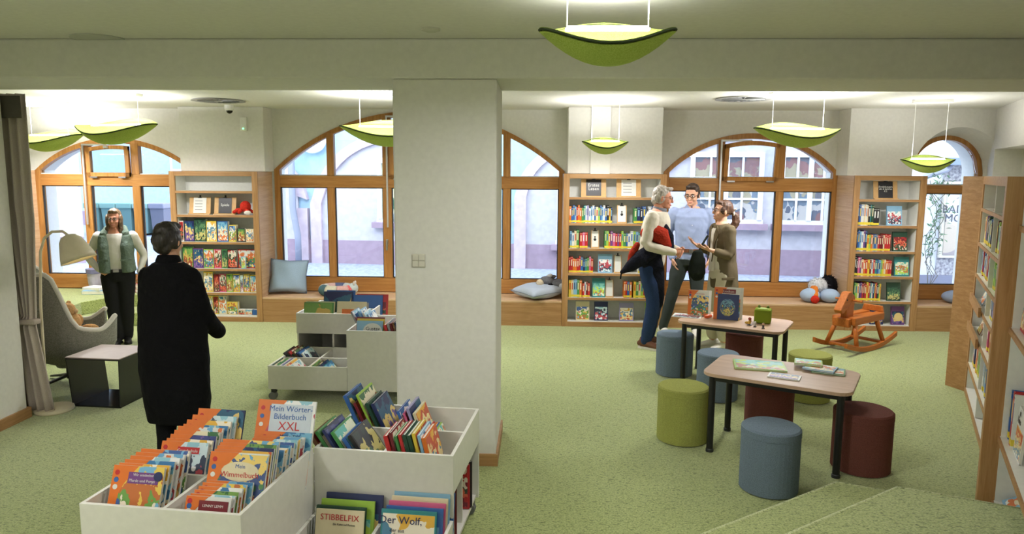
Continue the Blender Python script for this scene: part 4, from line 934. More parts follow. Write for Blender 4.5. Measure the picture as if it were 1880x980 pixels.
def figure(px, py, lab, c1, c2, s=1.0):
    p = atz(px, py, TH); t = thing('toy_figure', lab, 'toy', (p.x, p.y, TH), 0, 'toy figures on the far table')
    MB().lathe([(.018 * s, 0), (.02 * s, .006), (.012 * s, .01)], seg=14).build('base', plain('fig_base', (90, 84, 80), .5), t)
    MB().ell((0, 0, .028 * s), (.013 * s, .012 * s, .02 * s)).build('body', plain('fig_' + c1[0], c1[1], .5), t, smooth=True); MB().ell((0, 0, .057 * s), (.014 * s, .014 * s, .014 * s)).build('head', plain('fig_' + c2[0], c2[1], .5), t, smooth=True)
figure(1376, 597, 'yellow and red toy figure, leftmost beside the green cube', ('gold', (200, 160, 60)), ('maroon', (140, 50, 40)), 1.1)
figure(1386, 600, 'tiny white and grey toy figure before the green cube', ('silver', (180, 180, 180)), ('pale', (220, 216, 206)), .75)
figure(1401, 603, 'tiny dark toy figure at the table edge before the green cube', ('dark', (60, 60, 66)), ('skin', (210, 170, 140)), .75)
lion = thing('toy_lion', 'small golden toy animal lying beside the toy figures', 'toy', tuple(atz(1372, 595, TH))); MB().ell((0, 0, .016), (.026, .014, .014)).build('body', plain('fig_gold2', (206, 164, 70), .5), lion, smooth=True); MB().ell((.024, 0, .03), (.014, .014, .014)).build('head', plain('fig_mane', (150, 96, 40), .6), lion, smooth=True)

# ================================================================== rocking horse
HW = wood('horse_wood', (190, 112, 50), (164, 88, 34), 'X', 1.2, .35); HWZ = wood('horse_wood_z', (190, 112, 50), (164, 88, 34), 'Z', 1.2, .35)
hr = thing('rocking_horse', 'honey-coloured wooden rocking horse before the right bookcase', 'rocking horse', (3.74, 8.28, 0), R(218))
for sy in (-1, 1):
    top = []; bot = []
    for i in range(17):
        x = -.56 + 1.12 * i / 16; zz = .011 + .34 * x * x * .95; y = sy * .19
        bot.append((x, y - .018, zz - .01)); top.append((x, y - .018, zz + .045))
    MB().prism(bot + top[::-1], (0, .036, 0)).build('rocker', HW, hr, bevel=.004)
for x in (-.24, .28): MB().box(x - .03, x + .03, -.175, .175, .055, .08).build('cross_bar', HW, hr, bevel=.003)
for x, lean in ((.24, .07), (-.22, -.06)):
    for sy in (-1, 1):
        MB().tube([(x + lean, sy * .185, .05), (x, sy * .10, .36)], .026, 10).build('leg', HWZ, hr, smooth=True)
MB().box(-.36, .30, .035, .14, .31, .40).build('body_side', HW, hr, bevel=.012); MB().box(-.36, .30, -.14, -.035, .31, .40).build('body_side', HW, hr, bevel=.012)
MB().box(-.34, .12, -.035, .035, .33, .385).build('seat_board', HW, hr, bevel=.004)
MB().prism([(-.37, -.13, .40), (-.37, .13, .40), (-.37, .11, .47), (-.37, -.11, .47)], (.03, 0, 0)).build('seat_back', HW, hr, bevel=.006)
MB().box(.30, .36, -.10, .10, .29, .39).build('chest_block', HW, hr, bevel=.01)
MB().prism([(.16, -.035, .32), (.30, -.035, .32), (.32, -.035, .60), (.22, -.035, .68), (.13, -.035, .62)], (0, .07, 0)).build('neck', HWZ, hr, bevel=.008)
MB().prism([(.19, -.045, .60), (.24, -.045, .69), (.30, -.045, .68), (.45, -.045, .49), (.42, -.045, .45), (.37, -.045, .45)], (0, .09, 0)).build('head', HW, hr, bevel=.01)
MB().tube([(.21, -.16, .585), (.21, .16, .585)], .012, 10).build('handle', HWZ, hr)
for sy in (-1, 1): MB().ell((.325, sy * .046, .6), (.011, .004, .011)).build('eye', DARKP, hr)

# ================================================================== lounge corner: armchair, floor lamp, metal side table
FELTG = fabric('grey_felt', (150, 148, 138), 120, .25, .3, (118, 116, 106)); RIM = fabric('pale_piping', (224, 220, 210), 200, .1)
ac = thing('armchair', 'grey felt egg-shaped armchair with pale edging, facing right', 'armchair', (-4.42, 6.36, 0), R(42))
nu, nv = 48, 14
def rimz(th):        # th: 0 at the back, +-pi at the front
    a = abs(math.degrees(th))
    if a < 68: return 1.09
    if a < 100: return 1.09 - (1.09 - .57) * (math.sin((a - 68) / 32 * PI / 2) ** 1.3)
    return .57 - .03 * math.sin((a - 100) / 42 * PI) + .07 * max(0, (a - 122) / 20)
TM = R(142)
def shell(u, v, off=0):
    th = -TM + 2 * TM * u; zr = rimz(th); z0 = .17; z = z0 + (zr - z0) * v
    h = min(1, max(0, (z - z0) / .26)); r = .06 + .30 * math.sin(h * PI / 2) ** .8 + .05 * max(0, z - .43)
    rx = r * (1.25 if math.cos(th) < 0 else 1.0) ; r = r + off
    # back leans
    bx = -math.cos(th) * (r * (1.32 if math.cos(th) < 0 else 1.0)) - .08 * max(0, z - .45) * max(0, math.cos(th)); by = math.sin(th) * r * 1.05
    return V((bx, by, z))
def grid(off, rev=False):
    return [[shell(i / nu, j / nv, off) for i in range(nu + 1)] for j in range(nv + 1)]
def gadd(mb, g, mi=0):
    mb.loft(g, mi, closed=False, cap=False)
a = MB(); gadd(a, grid(0)); o = a.build('shell', FELTG, ac, smooth=True); sd = o.modifiers.new('solid', 'SOLIDIFY'); sd.thickness = .04; sd.offset = -1
rp = [shell(i / nu, 1, -.018) for i in range(nu + 1)]; MB().tube(rp, .024, 8, rnd=True).build('rim_piping', RIM, ac, smooth=True)
MB().ell((.06, 0, .40), (.33, .29, .07)).build('seat_cushion', FELTG, ac, smooth=True)
MB().lathe([(.10, .17), (.13, .24), (.05, .25)], seg=20).build('underside', FELTG, ac)
MB().tube([(0, 0, .05), (0, 0, .2)], .028, 12).build('column', BLACKM, ac)
for k in range(4):
    a_ = R(20 + 90 * k); MB().tube([(0, 0, .085), (.33 * math.cos(a_), .33 * math.sin(a_), .02)], [(.028, .018), (.018, .01)], 8, rnd=True).build('star_leg', BLACKM, ac)
TED = fabric('teddy_fur', (206, 160, 108), 70, .3, 1.0)
td = thing('teddy_bear', 'tan teddy bear slumped in the grey armchair', 'soft toy', (-4.36, 6.40, .47), R(20))
MB().ell((-.03, 0, .10), (.085, .09, .11)).build('body', TED, td, smooth=True); MB().ell((-.05, -.02, .235), (.07, .075, .068)).build('head', TED, td, smooth=True)
for s in (-1, 1):
    MB().ell((.10, s * .07, .035), (.08, .04, .038)).build('leg', TED, td, smooth=True); MB().ell((.0, s * .11, .11), (.045, .035, .06)).build('arm', TED, td, smooth=True); MB().ell((-.05, s * .06 - .02, .29), (.02, .024, .024)).build('ear', TED, td, smooth=True)
MB().ell((.01, -.02, .22), (.03, .03, .025)).build('muzzle', fabric('muzzle_tan', (226, 190, 146), 70, .2, 1.0), td, smooth=True)
# floor lamp
CRM = plain('cream_enamel', (224, 212, 184), .4)
L0 = atz(100, 753, 0); fl = thing('floor_lamp', 'cream metal floor lamp with a bell shade beside the curtain', 'floor lamp', (L0.x, L0.y, 0))
MB().lathe([(.145, 0), (.15, .01), (.145, .03), (.03, .038), (.001, .038)], seg=36).build('base', CRM, fl)
pts = [(-.04, 0, .03), (-.04, 0, .6), (-.02, 0, 1.0), (.03, 0, 1.33)] ; pts = [(-.06, .0, .03), (-.045, 0, .9), (-.01, 0, 1.34), (.03, 0, 1.45), (.10, 0, 1.505), (.19, 0, 1.51), (.235, 0, 1.475)]
MB().tube(pts, .011, 12, rnd=True).build('pole', CRM, fl, smooth=True)
SM = Matrix.Translation((.235, 0, 1.475)) @ Matrix.Rotation(R(-20), 4, 'Y')
MB().lathe([(.02, .01), (.06, -.005), (.085, -.04), (.125, -.17), (.135, -.215), (.129, -.213), (.118, -.165), (.078, -.045), (.02, -.012)], (0, 0, 0), 32, 0, SM).build('shade', CRM, fl, smooth=True)
MB().ell((0, 0, -.12), (.032, .032, .045), 0, SM).build('bulb', emit('warm_bulb', (255, 226, 170), 14), fl, smooth=True)
MB().tube([(-.13, -.05, .012), (-.2, -.02, .02), (-.28, .05, .05)], .006, 6).build('power_cord', DARKP, fl)
# metal side table: bent sheet, open front and back
cube = thing('side_table', 'black sheet-metal side table with a mauve top beside the armchair', 'side table', (-3.74, 5.92, 0), R(-4))
TOPM = plain('mauve_top', (170, 152, 148), .5)
BLK = plain('black_sheet', (18, 18, 20), .3)
MB().box(-.245, .245, -.23, .23, .422, .43).build('top', TOPM, cube)
MB().box(-.243, .243, -.228, .228, .41, .4215).build('top_sheet', BLK, cube)
MB().prism([(-.243, -.228, .41), (-.235, -.228, .41), (-.20, -.228, .012), (-.208, -.228, .012)], (0, .456, 0)).build('side_sheet', BLK, cube)
MB().prism([(.243, -.228, .41), (.235, -.228, .41), (.222, -.228, .012), (.23, -.228, .012)], (0, .456, 0)).build('side_sheet', BLK, cube)
MB().box(-.208, .23, -.228, .228, 0, .012).build('bottom_sheet', plain('black_gloss', (16, 16, 18), .12), cube)

# ================================================================== cushions and plush on the benches
def pillow(lab, loc, w, h, th, rot, col, name='cushion', grp=None):
    mb = MB(); n = 14; vs = []; fs = []
    for sgn in (1, -1):
        for j in range(n + 1):
            for i in range(n + 1):
                u = 2 * i / n - 1; v = 2 * j / n - 1
                k = max(0, (1 - u ** 4) * (1 - v ** 4)) ** .55; pin = 1 - .10 * (1 - abs(u)) * (abs(v) ** 3) ; pin2 = 1 - .10 * (1 - abs(v)) * (abs(u) ** 3)
                vs.append((u * w / 2 * pin2, v * h / 2 * pin, sgn * (th / 2 * k) + .012 * k * math.sin(u * 5 + v * 3) ))
    N_ = (n + 1) ** 2
    for s in (0, 1):
        for j in range(n):
            for i in range(n):
                a = s * N_ + j * (n + 1) + i; f = (a, a + 1, a + n + 2, a + n + 1); fs.append(f if s == 0 else f[::-1])
    t = thing(name, lab, 'cushion', loc, 0, grp); t.rotation_euler = rot
    mb.add(vs, fs); o = mb.build('cover', fabric(col[0], col[1], 160, .12, .25), t, smooth=True, fix=False)
    w_ = o.modifiers.new('weld', 'WELD'); w_.merge_threshold = .0005
    b = MB(); e = []
    for k in range(40):
        q = k / 40 * 4; s = int(q); f = (q - s) * 2 - 1; u, v = [(f, -1), (1, f), (-f, 1), (-1, -f)][s]
        e.append((u * w / 2 * (1 - .1 * (1 - abs(v)) * abs(u) ** 3), v * h / 2 * (1 - .1 * (1 - abs(u)) * abs(v) ** 3), 0))
    b.tube(e + [e[0]], .004, 5).build('piping', fabric(col[0] + '_pipe', tuple(c * .7 for c in col[1]), 160, .1), t)
    return t
PB = ('pale_blue_linen', (160, 182, 204))
p = aty(532, 505, 9.55); pillow('square pale blue cushion leaning at the left end of the long bench', (p.x + .0, 9.52, .335 + .245), .50, .46, .15, (R(76), R(4), R(14)), PB)
p = atz(988, 541, .335); pillow('flat pale blue cushion under the plush donkey, right end of the long bench', (p.x, 9.44, .335 + .1), .58, .50, .16, (R(3), R(-2), R(40)), ('pale_grey_blue', (178, 188, 204)))
def plushE(t, nm, c, r, mat, rot=None): return MB().ell(c, r, 0, None, rot).build(nm, mat, t, smooth=True)
p = atz(1005, 520, .5); dk = thing('plush_donkey', 'grey plush donkey with a cream muzzle lying on the pale cushion', 'soft toy', (p.x + .02, 9.50, .50))
GP = fabric('grey_plush', (112, 112, 118), 70, .3, 1.0); CP = fabric('cream_plush', (220, 204, 176), 70, .2, 1.0); LP = fabric('light_plush', (200, 204, 208), 70, .2, 1.0); DP = fabric('dark_plush', (34, 34, 40), 70, .3, 1.0)
plushE(dk, 'head', (-.02, 0, .06), (.10, .08, .06), GP, (0, .3, 0)); plushE(dk, 'muzzle', (-.12, -.03, .035), (.055, .055, .05), CP); plushE(dk, 'body', (.12, .0, .02), (.13, .09, .065), GP); plushE(dk, 'hind_leg', (.18, -.06, .0), (.07, .04, .04), LP, (0, .4, 0)); plushE(dk, 'ear', (.0, .0, .125), (.05, .016, .028), LP, (0, -.5, 0)); plushE(dk, 'ear', (.05, .03, .11), (.05, .016, .025), GP, (0, -.2, 0)); plushE(dk, 'collar', (.02, -.05, .0), (.05, .04, .04), DP)
# patchwork caterpillar ring cushion
p = atz(627, 538, .335); rg = thing('plush_ring', 'patchwork plush animal curled into a ring on the long bench', 'soft toy', (p.x - .01, 9.46, .335))
RC = [(196, 200, 200), (90, 98, 130), (206, 170, 164), (210, 206, 196), (78, 106, 112), (206, 200, 176), (212, 168, 160), (222, 110, 112)]
for k in range(8):
    a0 = PI * .93 * 2 * k / 8 + .5; a1 = PI * .93 * 2 * (k + 1) / 8 + .5
    MB().tube([(.19 * math.cos(a0 + (a1 - a0) * i / 5), .15 * math.sin(a0 + (a1 - a0) * i / 5), .075) for i in range(6)], .073, 12).build('ring_segment', fabric('patch%d' % k, RC[k], 90, .12, .5), rg, smooth=True)
plushE(rg, 'head', (.22, -.04, .10), (.075, .07, .075), fabric('patch_head', (196, 206, 206), 90, .15, .5)); plushE(rg, 'pad', (0, 0, .06), (.14, .11, .06), fabric('patch_pad', (206, 216, 216), 90, .1, .5))
for s in (-1, 1): plushE(rg, 'ear', (.245, -.04 + s * .04, .175), (.014, .02, .028), fabric('patch_ear', (214, 206, 196), 90, .15, .5))
# plush bird on two round cushions (right bench)
p = atz(1484, 548, .335)
c1 = thing('round_cushion', 'pale blue round cushion, left of the plush bird beak', 'cushion', (aty(1487, 540, 9.38).x - .0, 9.38, .335)); plushE(c1, 'cover', (0, 0, .093), (.13, .11, .092), fabric('round_blue', (170, 190, 216), 160, .1))
c2 = thing('round_cushion', 'pale blue round cushion, right of the plush bird beak', 'cushion', (aty(1522, 545, 9.38).x, 9.36, .335)); plushE(c2, 'cover', (0, 0, .093), (.13, .11, .092), fabric('round_blue', (170, 190, 216), 160, .1))
p = aty(1510, 530, 9.5); bd = thing('plush_bird', 'shaggy black and white plush bird with a red beak on blue cushions', 'soft toy', (p.x - .05, 9.50, .335))
WS = fabric('white_shag', (214, 216, 220), 40, .25, 1.5); BS = fabric('black_shag', (20, 20, 24), 40, .3, 1.5)
def shag(t, nm, c, r, mat, n=260, ln=.045):
    random.seed(hash(nm) % 1000 if False else len(nm)); mb = MB().ell(c, r)
    for k in range(n):
        u = random.uniform(-1, 1); a = random.uniform(0, 2 * PI); s = math.sqrt(1 - u * u); d = V((s * math.cos(a), s * math.sin(a), u)); p0 = V(c) + V((d.x * r[0], d.y * r[1], d.z * r[2])) * .95
        tip = p0 + d * ln * random.uniform(.6, 1.2) + V((0, 0, -.015)); q = d.cross(V((.3, .5, .8))).normalized() * .007
        mb.add([p0 - q, p0 + q, tip], [(0, 1, 2)])
    return mb.build(nm, mat, t, smooth=False, fix=False)
shag(bd, 'white_feathers', (-.02, -.02, .20), (.13, .10, .11), WS); shag(bd, 'black_feathers', (.13, .03, .20), (.12, .11, .14), BS)
MB().tube([(-.09, -.08, .17), (-.12, -.19, .10)], [.055, .045], 12, rnd=True).build('beak_band', fabric('orange_plush', (226, 130, 50), 80, .2, .6), bd, smooth=True); plushE(bd, 'beak_tip', (-.13, -.23, .055), (.055, .05, .054), RP)
e = thing('cushion', 'grey-blue round cushion half hidden behind the long bookcase end', 'cushion', (aty(1752, 545, 9.45).x, 9.45, .335)); plushE(e, 'cover', (0, 0, .085), (.16, .12, .084), fabric('round_grey', (150, 164, 190), 160, .1))

# ================================================================== books and boxes on the stepped platform by the left window
def pile(x, y, z, items, grp):
    for i, (w, d, h, col, lab) in enumerate(items):
        o = MB().box(-w / 2, w / 2, -d / 2, d / 2, 0, h, 0).box(-w / 2 + .004, w / 2 + .002, -d / 2 - .002, d / 2 - .004, .004, h - .004, 1).build('book', [cmat(col), PAPER])
        o.location = (x + random.uniform(-.02, .02), y, z + .001); o.rotation_euler.z = random.uniform(-.2, .2); tag(o, lab, 'book', grp); z += h + .0015
zz = .335
gl = 'flat books under the leftmost window'
pile(-6.02, 9.35, zz, [(.30, .24, .05, 'c', 'light blue flat book under the leftmost window, bottom of its pile'), (.26, .2, .04, 'w', 'white flat book lying on the light blue one under the window')], gl)
pile(-5.72, 9.42, zz, [(.30, .24, .06, 'v', 'lavender flat book below the yellow one under the leftmost window'), (.30, .22, .05, 'm', 'pink flat book in the pile under the leftmost window'), (.32, .2, .035, 'y', 'yellow flat book on top of the pile under the leftmost window')], gl)
pile(-5.38, 9.52, zz, [(.28, .2, .05, 'r', 'red flat book right of the pink pile, under the left window'), (.26, .2, .04, 'e', 'cream flat book on the red one under the left window')], gl)
jar = thing('striped_basket', 'tall grey striped basket by the leftmost window', 'basket', (-6.16, 9.58, .335)); MB().lathe([(.10, 0), (.13, .30), (.12, .30), (.09, .02)], seg=20).build('body', plain('basket_grey', (170, 166, 176), .6), jar); MB().lathe([(.132, .25), (.136, .31), (.125, .31)], seg=20).build('lid', plain('basket_rim', (110, 110, 140), .5), jar)
# ================================================================== rolling book carts
def cart(lab, x, y, rz, tall, grp='white rolling book carts'):
    """2 x 2 bins; tall = set of quadrants ('fl','fr','bl','br') with a high bin over an open compartment"""
    t = thing('book_cart', lab, 'book cart', (x, y, 0), rz, grp); Q = .71; wth = .018
    for qn in ('fl', 'fr', 'bl', 'br'):
        x0 = -Q if qn[1] == 'l' else 0; y0 = -Q if qn[0] == 'f' else 0; x1, y1 = x0 + Q, y0 + Q
        hi = qn in tall; zt = .64 if hi else .31; zf = .46 if hi else .11
        g = .001
        parts = [('front_board', x0 + g, x1 - g, y0 + g, y0 + wth), ('back_board', x0 + g, x1 - g, y1 - wth, y1 - g), ('side_board', x0 + g, x0 + wth, y0 + wth, y1 - wth), ('side_board', x1 - wth, x1 - g, y0 + wth, y1 - wth)]
        openside = {('fl', 1): 3, ('fr', 1): 0}.get((qn, 2), None)
        for i, (nm, a, b, c, d) in enumerate(parts):
            zlo = .10
            if hi and (qn, i) in OPEN.get(lab, ()): zlo = .44
            MB().box(a, b, c, d, zlo, zt).build(nm, LAM, t, bevel=.0015)
        MB().box(x0 + wth, x1 - wth, y0 + wth, y1 - wth, zf - .018, zf).build('bin_floor', LAM, t)
        if hi: MB().box(x0 + wth, x1 - wth, y0 + wth, y1 - wth, .10, .118).build('compartment_floor', LAM, t)
        xm, ym = (x0 + x1) / 2, (y0 + y1) / 2
        MB().box(xm - .008, xm + .008, y0 + wth, y1 - wth, zf, zt - .012).build('divider', LAM, t); MB().box(x0 + wth, xm - .008, ym - .008, ym + .008, zf, zt - .012).build('divider', LAM, t); MB().box(xm + .008, x1 - wth, ym - .008, ym + .008, zf, zt - .012).build('divider', LAM, t)
        if hi and any(k[0] == qn for k in OPEN.get(lab, ())): MB().box(xm - .009, xm + .009, y0 + .03, y1 - wth, .118, .44).build('compartment_divider', LAM, t) if (qn == 'bl') else MB().box(x0 + wth, x1 - .03, ym - .009, ym + .009, .118, .44).build('compartment_divider', LAM, t)
    for sx in (-1, 1):
        for sy in (-1, 1):
            cx, cy = sx * (Q - .045), sy * (Q - .02)
            o = MB().box(cx - .02, cx + .02, cy - .02, cy + .02, .07, .10).build('caster', DARKP, t)
            for s in (-1, 1): MB().lathe([(.001, -.009), (.034, -.009), (.036, 0), (.034, .009), (.001, .009)], (0, 0, 0), 18, 0, Matrix.Translation((cx - .01, cy + s * .014, .037)) @ Matrix.Rotation(PI / 2, 4, 'X')).build('wheel', plain('caster_grey', (120, 122, 124), .5), o)
    return t
LA, LB = 'white rolling book cart in the foreground, full of orange picture books', 'white rolling book cart behind the pillar, near the long window bench'
OPEN = {LA: [('br', 3)], LB: [('bl', 0)]}
CA_X, CA_Y, CA_R = -1.105, 3.335, R(-5.5)
CB_X, CB_Y, CB_R = -1.635, 6.66, R(-1.5)
cart(LA, CA_X, CA_Y, CA_R, ('fl', 'br')); cart(LB, CB_X, CB_Y, CB_R, ('fr', 'bl'))
def CM(c, lx, ly, lz, tilt, rz=0):
    cx, cy, cr = c
    return Matrix.Translation((cx, cy, 0)) @ Matrix.Rotation(cr, 4, 'Z') @ Matrix.Translation((lx, ly, lz)) @ Matrix.Rotation(rz, 4, 'Z') @ Matrix.Rotation(-tilt, 4, 'X')
A = (CA_X, CA_Y, CA_R); B = (CB_X, CB_Y, CB_R)
GO = 'orange picture books in the front cart'
def orange(lx, ly, w, h, pal, lab, seed, tilt=22, th=.012, lz=.462, titles=(), name='picture_book', grp=GO, cover='w', band='o', badges='rbw', ab=(.10, .0, 1, 1), rz=0, sc=11):
    return cover_book(CM(A, lx, ly, lz, R(tilt), rz), w, h, th, cover, pal, lab, grp, seed, band=band, badges=badges, art_box=ab, titles=titles, name=name, scale=sc)
# front-left compartment of the orange bin (x -.69..-.36, y -.69..-.36)
x0, y0 = -.665, -.655
b = orange(x0 + .0, y0, .235, .30, 'farm', 'orange-edged horse picture book at the front left of the front cart', 100, titles=(('Wir entdecken', .016, 'w', (.62, .88)), ('Pferde und Ponys', .017, 'w', (.60, .80))))
MB().box(.075, .215, -.0026, -.0017, .228, .275).build('title_plate', cmat('p'), b); MB().lathe([(.02, 0), (.02, .0015)], (0, 0, 0), 20, 0, Matrix.Translation((.212, -.0022, .262)) @ Matrix.Rotation(PI / 2, 4, 'X')).build('emblem', cmat('n'), b)
pb = ['second', 'third', 'fourth', 'fifth', 'sixth', 'seventh']; ps = ['sun', 'sea', 'snow', 'town', 'farm']
for i in range(5): orange(x0 + .006 + .004 * i, y0 + .024 + .03 * i, .235, .30 + .004 * i, ps[i], 'orange-edged book, %s in the front left row of the front cart' % pb[i], 101 + i)
# back-left compartment
y0 = -.33
b = orange(x0 + .01, y0, .235, .285, 'snow', 'orange-edged book with a red title plate, first of the back left row', 110, titles=(('Grundschule', .02, 'w', (.58, .86)),)); MB().box(.085, .195, -.0026, -.0017, .232, .262).build('title_plate', cmat('r'), b)
ps = ['sun', 'night', 'wood', 'town']
for i in range(4): orange(x0 + .015, y0 + .026 + .03 * i, .235, .288 + .004 * i, ps[i], 'orange-edged book, %s of the back left row in the front cart' % pb[i], 111 + i, lz=.462 + .005 * i)
b = orange(x0 + .02, y0 + .15, .235, .305, 'sea', 'orange-edged book with a red banner in the back left row', 116, lz=.47, titles=(('WIESO?', .02, 'w', (.52, .9)),)); MB().box(.08, .165, -.0026, -.0017, .26, .29, 0, None).build('title_plate', cmat('r'), b)
orange(x0 + .02, y0 + .18, .235, .312, 'sun', 'tall orange-edged book with yellow page edge in the back left row', 117, lz=.475); orange(x0 + .03, y0 + .21, .235, .322, 'snow', 'tall orange-edged pale book near the back of the left row', 118, lz=.48)
orange(x0 + .04, y0 + .24, .25, .345, 'night', 'dark blue orange-edged book at the very back of the left row', 119, lz=.48, cover='n')
# front-right compartment
x0, y0 = -.335, -.665
b = orange(x0 + .03, y0, .20, .20, 'red', 'small dark red book about anger at the front right of the orange bin', 120, titles=(('LENNY LEMM', .0155, 'w', (.62, .82)), ('und die Sache\nmit der', .012, 'w', (.6, .55)), ('WUT', .03, 'w', (.6, .26))), ab=(0, 0, .01, .01))
MB().box(.06, .19, -.0026, -.0012, 0, .185).build('cover_panel', cmat('x'), b)
for i in range(4): orange(x0 + .034 + .004 * i, y0 + .022 + .022 * i, .20, .20 + .006 * i, ['snow', 'wood', 'sea', 'farm'][i], 'small orange-edged book, %s behind the dark red anger book' % pb[i], 121 + i)
orange(x0 + .05, y0 + .12, .21, .215, 'sea', 'orange-edged picture book with a blue emblem behind the small dark red book', 126, titles=(('Bagger', .02, 'r', (.55, .88)),))
b = orange(x0 + .03, y0 + .15, .27, .325, 'town', 'wide hidden-picture book with an oval white title, front right of the orange bin', 127, ab=(.12, .0, 1, .98), titles=(('Mein', .024, 'b', (.55, .82)), ('Wimmelbuch', .033, 'r', (.55, .71))), sc=14); MB().ell((.149, -.0022, .245), (.088, .0008, .042)).build('title_plate', cmat('e'), b)
for i in range(4): orange(x0 + .032, y0 + .176 + .022 * i, .27, .325 + .007 * i, ps[i], 'wide orange-edged book, %s behind the oval-titled book' % pb[i], 128 + i)
# back-right compartment
y0 = -.30
b = orange(x0 + .05, y0, .23, .262, 'sea', 'blue orange-edged book with a white title plate, first of the back right row', 140, titles=(('Fahrzeuge', .02, 'r', (.66, .85)),))
for i in range(5): orange(x0 + .055 + .004 * i, y0 + .026 + .026 * i, .23, .262 + .003 * i, ['sun', 'sea', 'farm', 'snow', 'town'][i], 'orange-edged book, %s of the back right row in the front cart' % pb[i], 141 + i)
orange(x0 + .06, y0 + .16, .25, .265, 'snow', 'orange-edged picture book with a tree-line title, before the tall word book', 147, titles=(('Mein Kinder-', .022, 'b', (.6, .9)),))
orange(x0 + .065, y0 + .19, .27, .275, 'sea', 'orange-edged book with animal drawings just before the tall word book', 148, titles=(('Meine Tiere', .024, 'n', (.6, .92)),))
b = orange(x0 + .02, y0 + .225, .305, .41, 'snow', 'tallest picture dictionary at the back of the orange bin', 149, titles=(('Mein Wörter-', .04, 'b', (.58, .895)), ('Bilderbuch', .04, 'b', (.58, .80)), ('XXL', .06, 'r', (.58, .685))), lz=.47, sc=6)
MB().box(.07, .29, -.0026, -.0012, .25, .39).build('title_plate', plain('title_pale', (206, 216, 226), .5), b)
# ---- tall back-right bin of the front cart: hardbacks leaning sideways
def lean_row(c, lx, ly, n, spec, ang, step, lab0, grp, w=.17, rz=R(90), lz=.462, hh=(.24, .28)):
    """books standing on their long edge, covers facing +x of the cart, leaning left"""
    for i in range(n):
        cv, pal, th = spec[i % len(spec)]
        h = random.uniform(*hh); M = CM(c, lx + step * i, ly, lz, 0) @ Matrix.Rotation(R(90), 4, 'Z') @ Matrix.Rotation(-R(ang), 4, 'X')
        cover_book(M, w, h, th, cv, pal, '%s %s, %s from left' % (COLS[cv][0], lab0, ORD[i + 1]), grp, 200 + i + int(abs(lx) * 100) + int(abs(ly) * 50), name='hardback_book', art_box=(.03, .03, .97, .97))
GH = 'leaning hardbacks in the front cart'
lean_row(A, .12, .05, 6, [('h', 'red', .02), ('g', 'wood', .018), ('n', 'night', .016), ('g', 'mint', .018), ('b', 'sea', .02), ('k', 'dark', .02), ('d', 'dark', .018)], 33, .042, 'hardback leaning left, front row of the tall cart bin', GH, .24, hh=(.26, .31))
lean_row(A, .16, .42, 5, [('b', 'night', .02), ('x', 'red', .016), ('l', 'wood', .012), ('d', 'dark', .018), ('n', 'night', .02)], 25, .035, 'hardback leaning left, back row of the tall cart bin', GH, .24, hh=(.30, .36))
lean_row(A, .425, .05, 9, [('r', 'red', .022), ('x', 'red', .015), ('g', 'wood', .014), ('r', 'red', .016), ('d', 'dark', .018), ('d', 'dark', .02), ('y', 'sun', .016), ('c', 'sea', .014), ('o', 'sun', .02)], 14, .024, 'book upright in the front right of the tall cart bin', GH, .22, hh=(.25, .27))
lean_row(A, .40, .42, 4, [('b', 'sea', .014), ('m', 'red', .012), ('v', 'night', .014), ('e', 'sun', .016)], 20, .03, 'book in the back right of the tall cart bin', GH, .22, hh=(.24, .28))
lean_row(A, .55, .42, 4, [('r', 'red', .008), ('o', 'sun', .008), ('b', 'sea', .008), ('l', 'mint', .01)], 25, .014, 'small thin book in the tall cart bin corner', GH, .13, hh=(.15, .17))
# low front-right bin of the front cart
GS = 'books in the low front bin'
b = cover_book(CM(A, .06, -.19, .115, R(14)), .24, .28, .012, 'e', 'sun', 'cream book with red brush title in the low front bin', GS, 160, titles=(('STIBBELFIX', .04, 'r', (.5, .87)), ('Ein Rabe auf Reisen', .014, 'k', (.6, .76))), art_box=(.06, .02, .94, .5))
for i, (cv, pal) in enumerate((('d', 'dark'), ('l', 'mint'), ('n', 'night'))): cover_book(CM(A, .05 + .012 * i, -.165 + .03 * i, .115, R(14)), .25 + .02 * i, .285 + .018 * i, .014, cv, pal, '%s book, %s behind the cream brush-title book' % (COLS[cv][0], ORD[i + 1]), GS, 161 + i)
b = cover_book(CM(A, .385, -.19, .115, R(14)), .27, .30, .012, 't', 'sun', 'wolf picture book with handwritten title in the low front bin', GS, 165, titles=(('Der Wolf,', .05, 'n', (.36, .84)), ('der aus\ndem\nBuch fiel', .024, 'k', (.3, .62))), art_box=(.03, .02, .97, .94), scale=5)
for i, (cv, pal) in enumerate((('b', 'sea'), ('m', 'red'), ('e', 'sun'), ('c', 'snow'))): cover_book(CM(A, .40 + .005 * i, -.165 + .026 * i, .115, R(14)), .28, .305 + .012 * i, .014, cv, pal, '%s book, %s behind the wolf picture book' % (COLS[cv][0], ORD[i + 1]), GS, 166 + i)
cover_book(CM(A, .45, -.05, .115, R(14)), .26, .33, .016, 'b', 'night', 'broad blue book at the back of the low front bin', GS, 171)
# open compartment at the right side of the front cart
GC = 'books in the side compartment of the front cart'
for i, (ly, cv, pal, w, ang) in enumerate(((.52, 'k', 'sea', .2, 8), (.50, 'r', 'red', .19, 9), (.20, 'x', 'red', .18, 12), (.175, 'h', 'sun', .17, 14), (.15, 'r', 'red', .17, 16))):
    M = CM(A, .50, ly, .122, 0) @ Matrix.Rotation(0, 4, 'Z') @ Matrix.Rotation(-R(ang) * 0, 4, 'X')
    cover_book(M, w, .27 - .01 * i, .018, cv, pal, '%s book, %s in the open side of the front cart' % (COLS[cv][0], ORD[i + 1]), GC, 180 + i, art_box=(.05, .05, .95, .95))
